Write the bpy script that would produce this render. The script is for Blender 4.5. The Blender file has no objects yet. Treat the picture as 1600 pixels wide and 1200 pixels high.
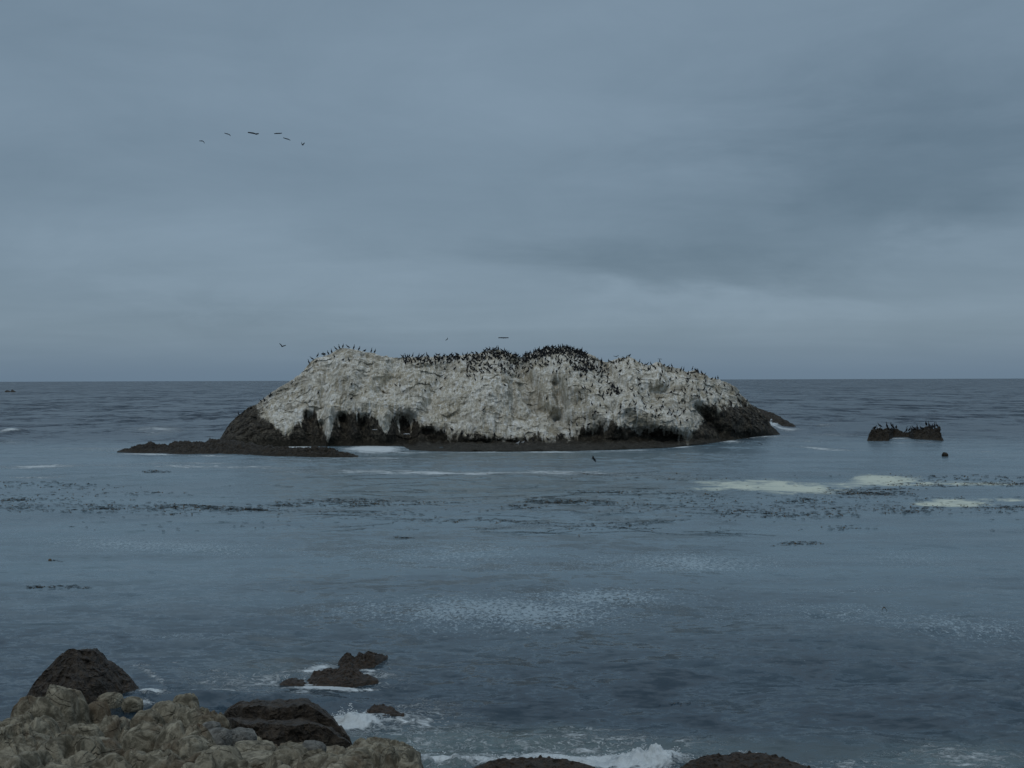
import bpy, math, random
import numpy as np
from mathutils import Matrix, Vector

# ------------------------------------------------------------------ camera, sky, sun, exposure
S = bpy.context.scene
COL = S.collection
H, F = 9.5, 1900.0                       # eye height (m), focal length in pixels of a 1600 px wide frame
PITCH, ROLL = math.atan(6.5 / F), -0.18
cam_d = bpy.data.cameras.new("camera"); cam = bpy.data.objects.new("camera", cam_d); COL.objects.link(cam)
cam_d.sensor_width = 36.0; cam_d.lens = 36.0 * F / 1600.0
cam_d.clip_start = 0.1; cam_d.clip_end = 120000.0
M = Matrix.Rotation(math.radians(90) - PITCH, 4, 'X') @ Matrix.Rotation(math.radians(ROLL), 4, 'Z')
cam.matrix_world = Matrix.Translation((0, 0, H)) @ M
S.camera = cam
S.view_settings.view_transform = 'Standard'; S.view_settings.look = 'None'
S.view_settings.exposure = 0.0; S.view_settings.gamma = 1.0
SUN_EL, SUN_AZ = 52.0, 205.0             # azimuth clockwise from +Y: behind the camera, a little to the left
sd = bpy.data.lights.new("sun", 'SUN'); sun = bpy.data.objects.new("sun", sd); COL.objects.link(sun)
sd.energy = 0.5; sd.angle = math.radians(16); sd.color = (1.0, 0.93, 0.82)
a, e = math.radians(SUN_AZ), math.radians(SUN_EL)
to_sun = Vector((math.sin(a) * math.cos(e), math.cos(a) * math.cos(e), math.sin(e)))
sun.rotation_euler = to_sun.to_track_quat('Z', 'Y').to_euler(); sun.location = (0, -20, 60)

def srgb(r, g, b):
    return tuple(((c / 255 + 0.055) / 1.055) ** 2.4 if c > 10 else c / 255 / 12.92 for c in (r, g, b)) + (1.0,)

class NT:
    """tiny helper round a node tree"""
    def __init__(s, tree): s.t = tree; s.n = tree.nodes; s.l = tree.links
    def node(s, kind, **kw):
        n = s.n.new(kind)
        for k, v in kw.items(): setattr(n, k, v)
        return n
    def put(s, sock, v):
        if hasattr(v, 'is_output'): s.l.new(v, sock)
        elif v is not None: sock.default_value = v
    def math(s, op, a, b=None, c=None, clamp=False):
        n = s.node('ShaderNodeMath', operation=op, use_clamp=clamp)
        s.put(n.inputs[0], a); s.put(n.inputs[1], b); s.put(n.inputs[2], c)
        return n.outputs[0]
    def mix(s, f, a, b, mode='MIX'):
        n = s.node('ShaderNodeMix', data_type='RGBA', blend_type=mode)
        s.put(n.inputs[0], f); s.put(n.inputs[6], a); s.put(n.inputs[7], b)
        return n.outputs[2]
    def noise(s, vec, scale, detail=4, rough=0.55, dist=0.0, sep=None):
        n = s.node('ShaderNodeTexNoise')
        s.put(n.inputs['Vector'], vec); n.inputs['Scale'].default_value = scale
        n.inputs['Detail'].default_value = detail; n.inputs['Roughness'].default_value = rough
        n.inputs['Distortion'].default_value = dist
        return n.outputs[0]
    def map(s, vec, scale=(1, 1, 1), loc=(0, 0, 0), rot=(0, 0, 0)):
        n = s.node('ShaderNodeMapping'); s.put(n.inputs[0], vec)
        n.inputs['Scale'].default_value = scale; n.inputs['Location'].default_value = loc; n.inputs['Rotation'].default_value = rot
        return n.outputs[0]
    def ss(s, v, lo, hi, a=0.0, b=1.0):
        n = s.node('ShaderNodeMapRange', interpolation_type='SMOOTHSTEP')
        s.put(n.inputs[0], v); n.inputs[1].default_value = lo; n.inputs[2].default_value = hi
        n.inputs[3].default_value = a; n.inputs[4].default_value = b
        return n.outputs[0]

w = bpy.data.worlds.new("World"); S.world = w; w.use_nodes = True
t = NT(w.node_tree); t.n.clear()
out = t.node('ShaderNodeOutputWorld'); bg = t.node('ShaderNodeBackground'); t.l.new(bg.outputs[0], out.inputs[0])
bg.inputs[1].default_value = 0.1
sky = t.node('ShaderNodeTexSky', sky_type='NISHITA'); sky.sun_disc = False
sky.sun_elevation = e; sky.sun_rotation = a
tc = t.node('ShaderNodeTexCoord'); sep = t.node('ShaderNodeSeparateXYZ'); t.l.new(tc.outputs['Generated'], sep.inputs[0])
dx, dy, dz = sep.outputs
el = t.math('MULTIPLY', t.math('ARCSINE', dz), 57.2958)
az = t.math('MULTIPLY', t.math('ARCTAN2', dx, dy), 57.2958)
den = t.math('ADD', t.math('MAXIMUM', dz, 0.0), 0.10)
AZ0, EL0 = az, el
cmb = t.node('ShaderNodeCombineXYZ')
t.put(cmb.inputs[0], t.math('DIVIDE', dx, den)); t.put(cmb.inputs[1], t.math('DIVIDE', dy, den))
def blob(az0, el0, ra, re, amp, tilt=0.0):
    A = t.math('SUBTRACT', az, az0)
    E = t.math('SUBTRACT', t.math('SUBTRACT', el, el0), t.math('MULTIPLY', A, tilt))
    q = t.math('ADD', t.math('POWER', t.math('ABSOLUTE', t.math('DIVIDE', A, ra)), 2.0), t.math('POWER', t.math('ABSOLUTE', t.math('DIVIDE', E, re)), 2.0))
    return t.math('MULTIPLY', t.math('EXPONENT', t.math('MULTIPLY', q, -1.0)), amp)
w1 = t.noise(t.map(tc.outputs['Generated'], (5, 5, 16), (2, 5, 1)), 1.0, 5, 0.6, 0.4)
w2 = t.noise(t.map(tc.outputs['Generated'], (6, 6, 20), (9, 1, 4)), 1.0, 5, 0.6, 0.4)
az = t.math('ADD', az, t.math('MULTIPLY', t.math('SUBTRACT', w1, 0.5), 26.0))
el = t.math('ADD', el, t.math('MULTIPLY', t.math('SUBTRACT', w2, 0.5), 5.0))
n1 = t.noise(t.map(cmb.outputs[0], (0.30, 0.55, 1), (3.1, 7.7, 0)), 1.0, 5, 0.5, 0.3)
n2 = t.noise(t.map(cmb.outputs[0], (0.9, 1.6, 1), (13.1, 1.7, 0)), 1.0, 4, 0.5, 0.5)
lum = t.math('ADD', t.math('MULTIPLY', t.math('SUBTRACT', n1, 0.5), 0.50), t.math('MULTIPLY', t.math('SUBTRACT', n2, 0.5), 0.30))
n3 = t.noise(t.map(tc.outputs['Generated'], (7, 7, 17), (4, 2, 8), (0, 0.3, 0)), 1.0, 6, 0.6, 0.9)
lum = t.math('ADD', lum, t.math('MULTIPLY', t.math('SUBTRACT', n3, 0.5), 0.30))
# px -> azimuth: (px-800)/33.2 deg ; py -> elevation: (593-py)/33.2 deg
for b in ((-14, 5.7, 10, 1.5, 0.20, -0.10), (8, 5.3, 8, 1.3, -0.38, -0.05), (13, 7.5, 8, 1.6, -0.15, 0.0), (21, 6.0, 4, 0.9, 0.20, 0.12), (20, 10, 9, 3.4, -0.34, 0.0), (10, 3.3, 8, 0.7, 0.24, -0.03), (-8, 3.5, 9, 0.9, 0.12, -0.1),
          (-14, 2.0, 10, 1.2, -0.10, 0), (-2, 13.0, 9, 4.0, 0.12, 0), (20, 12, 6, 6, -0.14, 0), (-23, 12, 5, 6, -0.08, 0)):
    lum = t.math('ADD', lum, blob(*b))
el = EL0
fac = t.math('ADD', lum, 0.52, clamp=True)
cloud = t.mix(fac, srgb(96, 116, 132), srgb(135, 155, 172))
low = t.ss(el, 0.0, 2.6, 1.0, 0.0)
cloud = t.mix(t.math('MULTIPLY', low, 0.9), cloud, srgb(98, 120, 141))
high = t.ss(el, 15.0, 52.0)                       # the overcast is brighter and greyer overhead
cloud = t.mix(high, cloud, (0.56, 0.67, 0.78, 1))
c10 = t.node('ShaderNodeVectorMath', operation='SCALE'); t.put(c10.inputs[0], cloud); c10.inputs[3].default_value = 10.0
t.put(bg.inputs[0], t.mix(0.94, sky.outputs[0], c10.outputs[0]))

# ------------------------------------------------------------------ projection helpers
R3 = np.array(M.to_3x3())
def ray(px, py):
    px = np.asarray(px, float); py = np.asarray(py, float)
    v = np.stack([(px - 800) / F, -(py - 600) / F, -np.ones_like(px + py)], -1) @ R3.T
    return v[..., 0] / v[..., 1], v[..., 2] / v[..., 1]            # x/y, z/y slopes
def at(px, py, Y):
    u, s = ray(px, py); return np.stack([u * Y, Y + 0 * u, H + s * Y], -1)
def ground(px, py, z=0.0):
    u, s = ray(px, py); Y = (z - H) / s; return np.stack([u * Y, Y, z + 0 * Y], -1)
def proj(x, y, z):
    v = np.stack([x, y, z - H], -1) @ R3
    return 800 + F * v[..., 0] / -v[..., 2], 600 - F * v[..., 1] / -v[..., 2]

# ------------------------------------------------------------------ numpy noise
rs = np.random.RandomState(7)
PERM = rs.permutation(65536).astype(np.int64); RV = rs.rand(65536) * 2 - 1
def _h(i, j, k): return RV[PERM[(PERM[(PERM[i & 65535] + j) & 65535] + k) & 65535]]
def vnoise(x, y, z=0.0):
    x, y, z = np.broadcast_arrays(np.asarray(x, float), np.asarray(y, float), np.asarray(z, float))
    xi, yi, zi = np.floor(x).astype(np.int64), np.floor(y).astype(np.int64), np.floor(z).astype(np.int64)
    fx, fy, fz = x - xi, y - yi, z - zi
    fx = fx**3 * (fx * (fx * 6 - 15) + 10); fy = fy**3 * (fy * (fy * 6 - 15) + 10); fz = fz**3 * (fz * (fz * 6 - 15) + 10)
    r = 0
    for c in (0, 1):
        wz = fz if c else 1 - fz
        if c and not np.any(fz): break
        a0 = _h(xi, yi, zi + c) * (1 - fx) + _h(xi + 1, yi, zi + c) * fx
        a1 = _h(xi, yi + 1, zi + c) * (1 - fx) + _h(xi + 1, yi + 1, zi + c) * fx
        r = r + wz * (a0 * (1 - fy) + a1 * fy)
    return r
def fbm(x, y, z=0.0, o=4, g=0.5):
    r, a_, n = 0, 1.0, 0
    for k in range(o):
        r = r + a_ * vnoise(x * 2**k + 17.3 * k, y * 2**k + 5.1 * k, np.asarray(z) * 2**k + 9.7 * k if np.any(z) else 0.0); n += a_; a_ *= g
    return r / n
def ridged(x, y, z=0.0, o=4):
    r, a_, n = 0, 1.0, 0
    for k in range(o):
        r = r + a_ * (1 - 2 * np.abs(vnoise(x * 2**k + 3.3 * k, y * 2**k + 8.1 * k, np.asarray(z) * 2**k + 1.7 * k))); n += a_; a_ *= 0.5
    return r / n
def worley(x, y, seed=0):
    xi, yi = np.floor(x).astype(np.int64), np.floor(y).astype(np.int64)
    d1 = np.full(x.shape, 9.0); d2 = d1.copy(); idv = np.zeros(x.shape); ox = np.zeros(x.shape); oy = np.zeros(x.shape)
    for i in (-1, 0, 1):
        for j in (-1, 0, 1):
            cx = xi + i + 0.5 + 0.45 * _h(xi + i, yi + j, np.int64(11 + seed)); cy = yi + j + 0.5 + 0.45 * _h(xi + i, yi + j, np.int64(23 + seed))
            d = np.hypot(x - cx, y - cy); c = d < d1
            d2 = np.where(c, d1, np.minimum(d2, d)); idv = np.where(c, _h(xi + i, yi + j, np.int64(37 + seed)), idv); ox = np.where(c, x - cx, ox); oy = np.where(c, y - cy, oy); d1 = np.where(c, d, d1)
    return d1, d2, idv, ox, oy
def facets(x, y, seed=0):
    d1, d2, i, ox, oy = worley(x, y, seed)
    return ox * np.sin(i * 61.0) + oy * np.cos(i * 47.0) + 0.35 * i
def sm(x, lo, hi):
    q = np.clip((x - lo) / (hi - lo), 0, 1); return q * q * (3 - 2 * q)
def pl(x, pts):
    p = np.array(pts, float); return np.interp(x, p[:, 0], p[:, 1])

# ------------------------------------------------------------------ mesh helpers
def grid_mesh(name, P, attrs=None, smooth=True):
    nr, nc = P.shape[:2]
    me = bpy.data.meshes.new(name)
    me.vertices.add(nr * nc); me.vertices.foreach_set('co', P.reshape(-1).astype(np.float32))
    i = np.arange(nr * nc).reshape(nr, nc)
    q = np.stack([i[:-1, :-1], i[:-1, 1:], i[1:, 1:], i[1:, :-1]], -1).reshape(-1)
    nf = len(q) // 4
    me.loops.add(nf * 4); me.loops.foreach_set('vertex_index', q.astype(np.int32))
    me.polygons.add(nf); me.polygons.foreach_set('loop_start', np.arange(0, nf * 4, 4, dtype=np.int32))
    me.polygons.foreach_set('loop_total', np.full(nf, 4, np.int32))
    for k, v in (attrs or {}).items():
        at_ = me.attributes.new(k, 'FLOAT', 'POINT'); at_.data.foreach_set('value', v.reshape(-1).astype(np.float32))
    me.update(calc_edges=True); me.validate()
    me.polygons.foreach_set('use_smooth', np.full(len(me.polygons), smooth)); me.update()
    return me
def poly_mesh(name, V, Fc, smooth=True):
    me = bpy.data.meshes.new(name); me.from_pydata([tuple(v) for v in V], [], Fc); me.update()
    me.polygons.foreach_set('use_smooth', [smooth] * len(me.polygons)); return me
def link(name, me, mat=None, label=None, cat=None, group=None, kind=None, parent=None):
    o = bpy.data.objects.new(name, me); COL.objects.link(o)
    if mat is not None and not me.materials: me.materials.append(mat)
    if label: o['label'] = label
    if cat: o['category'] = cat
    if group: o['group'] = group
    if kind: o['kind'] = kind
    if parent: o.parent = parent
    return o

# ------------------------------------------------------------------ materials
def new_mat(name):
    m = bpy.data.materials.new(name); m.use_nodes = True
    tt = NT(m.node_tree); b = tt.n['Principled BSDF']
    return m, tt, b
def attr(tt, name):
    n = tt.node('ShaderNodeAttribute', attribute_name=name); return n.outputs['Fac']
def bump(tt, h, dist, strength=1.0, prev=None):
    n = tt.node('ShaderNodeBump'); tt.put(n.inputs['Height'], h); n.inputs['Distance'].default_value = dist
    n.inputs['Strength'].default_value = strength
    if prev is not None: tt.l.new(prev, n.inputs['Normal'])
    return n.outputs[0]

def mat_water():
    m, q, b = new_mat("sea_water")
    g = q.node('ShaderNodeNewGeometry').outputs['Position']
    foam, cream, turb = attr(q, 'foam'), attr(q, 'cream'), attr(q, 'turb')
    chop = attr(q, 'chop')
    # wave slopes added straight to the surface normal, at three sizes of ripple
    def slope(vec, detail, rough, dist):
        n = q.node('ShaderNodeTexNoise'); q.put(n.inputs['Vector'], vec); n.inputs['Scale'].default_value = 1.0
        n.inputs['Detail'].default_value = detail; n.inputs['Roughness'].default_value = rough; n.inputs['Distortion'].default_value = dist
        return n.outputs['Color']
    def vec(op, a_, b_=None, sc=None):
        n = q.node('ShaderNodeVectorMath', operation=op); q.put(n.inputs[0], a_)
        if b_ is not None: q.put(n.inputs[1], b_)
        if sc is not None: q.put(n.inputs[3], sc)
        return n.outputs[0]
    tot = None
    for sc_, rot_, am, de in (((0.10, 0.11, 1), 0.1, (0.30, 0.80, 0.0), 3), ((0.42, 0.55, 1), 0.15, (0.80, 1.90, 0.0), 5), ((1.6, 3.0, 1), -0.2, (0.70, 1.30, 0.0), 4)):
        v_ = vec('MULTIPLY', vec('SUBTRACT', slope(q.map(g, sc_, rot=(0, 0, rot_)), de, 0.62, 0.4), (0.5, 0.5, 0.5)), am)
        tot = v_ if tot is None else vec('ADD', tot, v_)
    lf = vec('MULTIPLY', vec('SUBTRACT', slope(q.map(g, (0.035, 0.016, 1), rot=(0, 0, 0.05)), 4, 0.75, 0.5), (0.5, 0.5, 0.5)), (0.6, 2.2, 0.0))
    lf2 = vec('MULTIPLY', vec('SUBTRACT', slope(q.map(g, (0.13, 0.060, 1), rot=(0, 0, 0.12)), 3, 0.75, 0.5), (0.5, 0.5, 0.5)), (0.6, 2.4, 0.0))
    tot = vec('ADD', tot, vec('SCALE', vec('ADD', lf, lf2), None, attr(q, 'far')))
    tot = vec('SCALE', tot, None, q.math('MULTIPLY', chop, 1.15))
    nrm = vec('NORMALIZE', vec('ADD', q.node('ShaderNodeNewGeometry').outputs['Normal'], tot))
    # foam break-up
    f1 = q.noise(q.map(g, (2.2, 2.2, 2.2)), 1.0, 6, 0.72, 1.2)
    f2 = q.noise(q.map(g, (0.55, 0.80, 0.5), rot=(0, 0, 0.12)), 1.0, 4, 0.6, 0.8)
    nn = q.math('ADD', q.math('MULTIPLY', f1, 0.5), q.math('MULTIPLY', f2, 0.5))
    nn = q.math('ADD', q.math('MULTIPLY', q.math('SUBTRACT', nn, 0.5), 1.9), 0.5)
    mask = q.ss(q.math('ADD', nn, q.math('MULTIPLY', foam, 0.58)), 0.76, 0.98)
    fleck_a = attr(q, 'fleck')
    lw = q.noise(q.map(g, (1.3, 1.6, 1), rot=(0, 0, 0.5)), 1.0, 3, 0.55, 1.6)
    mask2k = q.ss(fleck_a, 0.03, 0.2)
    lace = q.math('MULTIPLY', q.ss(q.math('ABSOLUTE', q.math('SUBTRACT', lw, 0.5)), 0.035, 0.0), q.ss(q.math('ADD', foam, q.math('MULTIPLY', nn, 0.5)), 0.38, 0.70))
    mask = q.math('MAXIMUM', mask, q.math('MULTIPLY', lace, 0.65))
    fl = q.noise(q.map(g, (6.2, 4.0, 1), rot=(0, 0, -0.3)), 1.0, 5, 0.7, 0.8)
    fleck = attr(q, 'fleck')
    mask2 = q.math('MULTIPLY', q.ss(q.math('ADD', fl, q.math('MULTIPLY', fleck, 0.26)), 0.61, 0.74), q.math('MULTIPLY', mask2k, 0.60))
    c1 = q.noise(q.map(g, (0.35, 0.30, 1)), 1.0, 6, 0.75, 1.0)
    mask3 = q.math('MULTIPLY', q.ss(q.math('ADD', q.math('MULTIPLY', c1, 2.6), q.math('MULTIPLY', cream, 0.62)), 1.30, 1.95), q.math('MULTIPLY', q.ss(cream, 0.05, 0.35), 0.88))
    body = q.mix(attr(q, 'calm'), (0.012, 0.030, 0.050, 1), (0.094, 0.142, 0.172, 1))
    slick = q.noise(q.map(g, (0.035, 0.16, 1), rot=(0, 0, 0.06)), 1.0, 5, 0.65, 0.8)
    body = q.mix(q.math('MULTIPLY', q.ss(slick, 0.42, 0.60), q.math('MULTIPLY', attr(q, 'calm'), 0.5)), body, (0.13, 0.20, 0.24, 1))
    body = q.mix(turb, body, (0.080, 0.115, 0.118, 1))
    col = q.mix(mask2, body, (0.36, 0.45, 0.50, 1))
    col = q.mix(mask3, col, (0.50, 0.54, 0.46, 1))
    col = q.mix(mask, col, (0.50, 0.55, 0.57, 1))
    q.put(b.inputs['Base Color'], col)
    mm = q.math('MAXIMUM', mask, q.math('MAXIMUM', mask3, mask2))
    q.put(b.inputs['Roughness'], q.math('ADD', q.math('MULTIPLY', mm, 0.45), attr(q, 'rgh')))
    q.put(b.inputs['Specular IOR Level'], q.math('SUBTRACT', 0.5, q.math('MULTIPLY', mm, 0.4)))
    b.inputs['IOR'].default_value = 1.333
    fb = bump(q, q.math('MULTIPLY', f1, mask), 0.15, 0.8, nrm)
    q.l.new(fb, b.inputs['Normal'])
    return m

def mat_rock(name, dark, dark2, light=None, light2=None, bscale=1.0, bdist=0.25, spec=0.3, rough=0.85, stain=None, cracks=0, wet=0.0):
    """rock; 'guano' point attribute blends to the light colours"""
    m, q, b = new_mat(name)
    g = q.node('ShaderNodeNewGeometry').outputs['Position']
    big = q.noise(q.map(g, (0.35 * bscale,) * 3), 1.0, 5, 0.6, 0.5)
    mid = q.noise(q.map(g, (1.6 * bscale,) * 3), 1.0, 6, 0.68, 0.8)
    huge = q.noise(q.map(g, (0.16 * bscale, 0.16 * bscale, 0.22 * bscale), (3, 1, 6)), 1.0, 4, 0.6, 1.2)
    fine = q.noise(q.map(g, (7.0 * bscale,) * 3), 1.0, 4, 0.7, 0.2)
    col = q.mix(q.ss(mid, 0.35, 0.68), dark, dark2)
    crk = None
    if cracks:
        warp = q.node('ShaderNodeVectorMath', operation='ADD'); wn = q.node('ShaderNodeTexNoise'); q.put(wn.inputs['Vector'], g); wn.inputs['Scale'].default_value = cracks * 0.9; wn.inputs['Detail'].default_value = 3; ws = q.node('ShaderNodeVectorMath', operation='SCALE'); q.put(ws.inputs[0], wn.outputs['Color']); ws.inputs[3].default_value = 0.45 / cracks
        q.put(warp.inputs[0], q.map(g, (1, 1.3, 1.7), rot=(0.3, 0.5, 0.4))); q.put(warp.inputs[1], ws.outputs[0])
        vo = q.node('ShaderNodeTexVoronoi', feature='DISTANCE_TO_EDGE'); q.put(vo.inputs['Vector'], warp.outputs[0]); vo.inputs['Scale'].default_value = cracks
        crk = q.math('MAXIMUM', q.ss(vo.outputs['Distance'], 0.0, 0.04), q.ss(q.noise(q.map(g, (1.7, 1.7, 1.7), (8, 3, 1)), 1.0, 3, 0.6), 0.46, 0.54))
        pale = q.noise(q.map(g, (1.1 * bscale,) * 3, (5, 9, 2)), 1.0, 5, 0.7, 1.0)
        col = q.mix(q.math('MULTIPLY', q.ss(pale, 0.55, 0.63), 0.45), col, tuple(min(1, c * 1.6) for c in dark2[:3]) + (1,))
    if stain: col = q.mix(q.math('MULTIPLY', q.ss(big, 0.52, 0.66), 0.7), col, stain)
    if light is not None:
        gu = attr(q, 'guano')
        lc = q.mix(q.ss(big, 0.36, 0.64), light, light2)
        lc = q.mix(q.math('MULTIPLY', q.ss(mid, 0.50, 0.36), 0.55), lc, (0.11, 0.105, 0.085, 1))
        vein = q.noise(q.map(g, (0.9, 0.9, 0.5), rot=(0, 0.6, 0)), 1.0, 5, 0.7, 2.5)
        lc = q.mix(q.math('MULTIPLY', q.ss(vein, 0.44, 0.34), 0.55), lc, (0.13, 0.12, 0.095, 1))
        lc = q.mix(q.math('MULTIPLY', q.ss(vein, 0.56, 0.66), 0.6), lc, (0.55, 0.57, 0.56, 1))
        lc = q.mix(q.math('MULTIPLY', q.ss(fine, 0.52, 0.66), 0.55), lc, (0.60, 0.62, 0.60, 1))
        run = q.noise(q.map(g, (2.3, 0.9, 0.30), rot=(0, 0.22, 0)), 1.0, 5, 0.7, 0.7)
        lc = q.mix(q.math('MULTIPLY', q.ss(run, 0.52, 0.60), 0.75), lc, (0.70, 0.71, 0.69, 1))
        lc = q.mix(q.math('MULTIPLY', q.ss(run, 0.46, 0.38), 0.65), lc, (0.16, 0.145, 0.105, 1))
        lc = q.mix(q.math('MULTIPLY', q.ss(huge, 0.52, 0.62), 0.45), lc, (0.20, 0.175, 0.125, 1))
        streak = q.noise(q.map(g, (2.4, 2.4, 0.35)), 1.0, 4, 0.65, 0.3)
        k = q.math('ADD', gu, q.math('MULTIPLY', q.math('SUBTRACT', q.math('ADD', q.math('MULTIPLY', mid, 0.5), q.math('MULTIPLY', streak, 0.5)), 0.5), 1.9))
        col = q.mix(q.ss(k, -0.25, 0.45), col, q.mix(q.ss(mid, 0.4, 0.6), (0.030, 0.026, 0.019, 1), (0.125, 0.112, 0.088, 1)))
        col = q.mix(q.ss(k, 0.34, 0.78), col, lc)
    if wet:
        sx = q.node('ShaderNodeSeparateXYZ'); q.put(sx.inputs[0], g)
        zz = q.math('ADD', sx.outputs[2], q.math('MULTIPLY', q.math('SUBTRACT', mid, 0.5), 2.2 * wet))
        col = q.mix(q.math('MULTIPLY', q.ss(zz, 1.5 * wet, 0.2 * wet), 0.8), col, (0.014, 0.012, 0.007, 1))
    q.put(b.inputs['Base Color'], col)
    b.inputs['Roughness'].default_value = rough; b.inputs['Specular IOR Level'].default_value = spec
    hh = q.math('ADD', q.math('MULTIPLY', mid, 1.0), q.math('MULTIPLY', fine, 0.35))
    if crk is not None: hh = q.math('ADD', hh, q.math('MULTIPLY', crk, 0.55))
    q.l.new(bump(q, hh, bdist, 0.9), b.inputs['Normal'])
    return m
def mat_plain(name, col, rough=0.6, spec=0.4, var=None):
    m, q, b = new_mat(name)
    g = q.node('ShaderNodeTexCoord').outputs['Object']
    n = q.noise(q.map(g, (6, 6, 6)), 1.0, 3)
    q.put(b.inputs['Base Color'], q.mix(q.ss(n, 0.35, 0.65), col, var or tuple(c * 1.6 for c in col[:3]) + (1,)))
    b.inputs['Roughness'].default_value = rough; b.inputs['Specular IOR Level'].default_value = spec
    return m
MW = mat_water()
M_ISLE = mat_rock("guano_covered_rock", (0.010, 0.010, 0.009, 1), (0.042, 0.035, 0.023, 1), (0.60, 0.575, 0.50, 1), (0.44, 0.395, 0.30, 1), 1.0, 0.38, wet=1.3)
M_WET = mat_rock("wet_seaweed_rock", (0.010, 0.009, 0.007, 1), (0.036, 0.028, 0.018, 1), bscale=1.6, bdist=0.18, spec=0.25, rough=0.7)
M_BROWN = mat_rock("dark_brown_rock", (0.016, 0.013, 0.010, 1), (0.050, 0.038, 0.026, 1), bscale=3.0, bdist=0.14, spec=0.32, rough=0.6, cracks=1.5, wet=0.25)
M_GRAN = mat_rock("weathered_granite", (0.070, 0.064, 0.046, 1), (0.245, 0.226, 0.172, 1), bscale=2.2, bdist=0.08, cracks=1.6, spec=0.2, stain=(0.085, 0.060, 0.038, 1))
M_GREY = mat_rock("grey_granite", (0.070, 0.072, 0.068, 1), (0.170, 0.170, 0.155, 1), bscale=4.0, bdist=0.07, spec=0.2, cracks=2.0)
M_KELPROCK = mat_rock("kelp_draped_rock", (0.010, 0.008, 0.005, 1), (0.050, 0.030, 0.016, 1), bscale=6.0, bdist=0.10, spec=0.35, rough=0.55)
M_BIRD = mat_plain("black_plumage", (0.008, 0.009, 0.011, 1), 0.7, 0.2)
M_GULL = mat_plain("white_plumage", (0.55, 0.57, 0.58, 1), 0.7, 0.2, (0.4, 0.42, 0.44, 1))
M_KELP = mat_plain("brown_kelp", (0.050, 0.034, 0.017, 1), 0.6, 0.2, (0.110, 0.072, 0.036, 1))
M_SPRAY = mat_plain("sea_spray_white", (0.55, 0.60, 0.63, 1), 0.8, 0.2, (0.6, 0.64, 0.66, 1))

# ------------------------------------------------------------------ sea
def chop_of(X, Y):
    # sheltered water in front of the island is calm; the open sea beyond it and the surf are choppier
    shelter = sm(Y, 34, 62) * (1 - sm(Y, 158, 195))
    c = 1.25 - 0.45 * shelter - 0.25 * sm(Y, 150, 190) + 0.75 * sm(Y, 165, 260)
    return np.clip(c * (0.80 + 0.45 * fbm(X / 22, Y / 30, 0, 3)), 0.05, 3.2)
def waves(X, Y, chop):
    z = np.zeros_like(X); r = random.Random(3); dyl = Y * Y / H * 0.00042
    for lam, amp in ((34, 0.20), (17, 0.13), (9, 0.10), (5, 0.08), (3, 0.06), (1.8, 0.040), (1.0, 0.024), (0.55, 0.012)):
        ang = r.uniform(-0.35, 0.35); ca, sa = math.cos(ang), math.sin(ang)
        xr, yr = X * ca + Y * sa, -X * sa + Y * ca
        n = vnoise(xr / (lam * 0.95), yr / (lam * 0.5), lam * 1.37)
        n = n if lam > 6 else n * 0.6 + 0.4 * (1 - 2 * np.abs(vnoise(xr / (lam * 1.3) + 5, yr / (lam * 0.6), 4.4 + lam)))
        z = z + amp * n * sm(lam * 0.5, 1.0 * dyl, 2.4 * dyl) * (chop if lam < 12 else 0.5 + 0.5 * chop)
    return z * (1 - sm(Y, 1500, 4000))
def sea_z(x, y):
    X, Y = np.array([float(x)]), np.array([float(y)])
    return float(waves(X, Y, chop_of(X, Y))[0])
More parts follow.
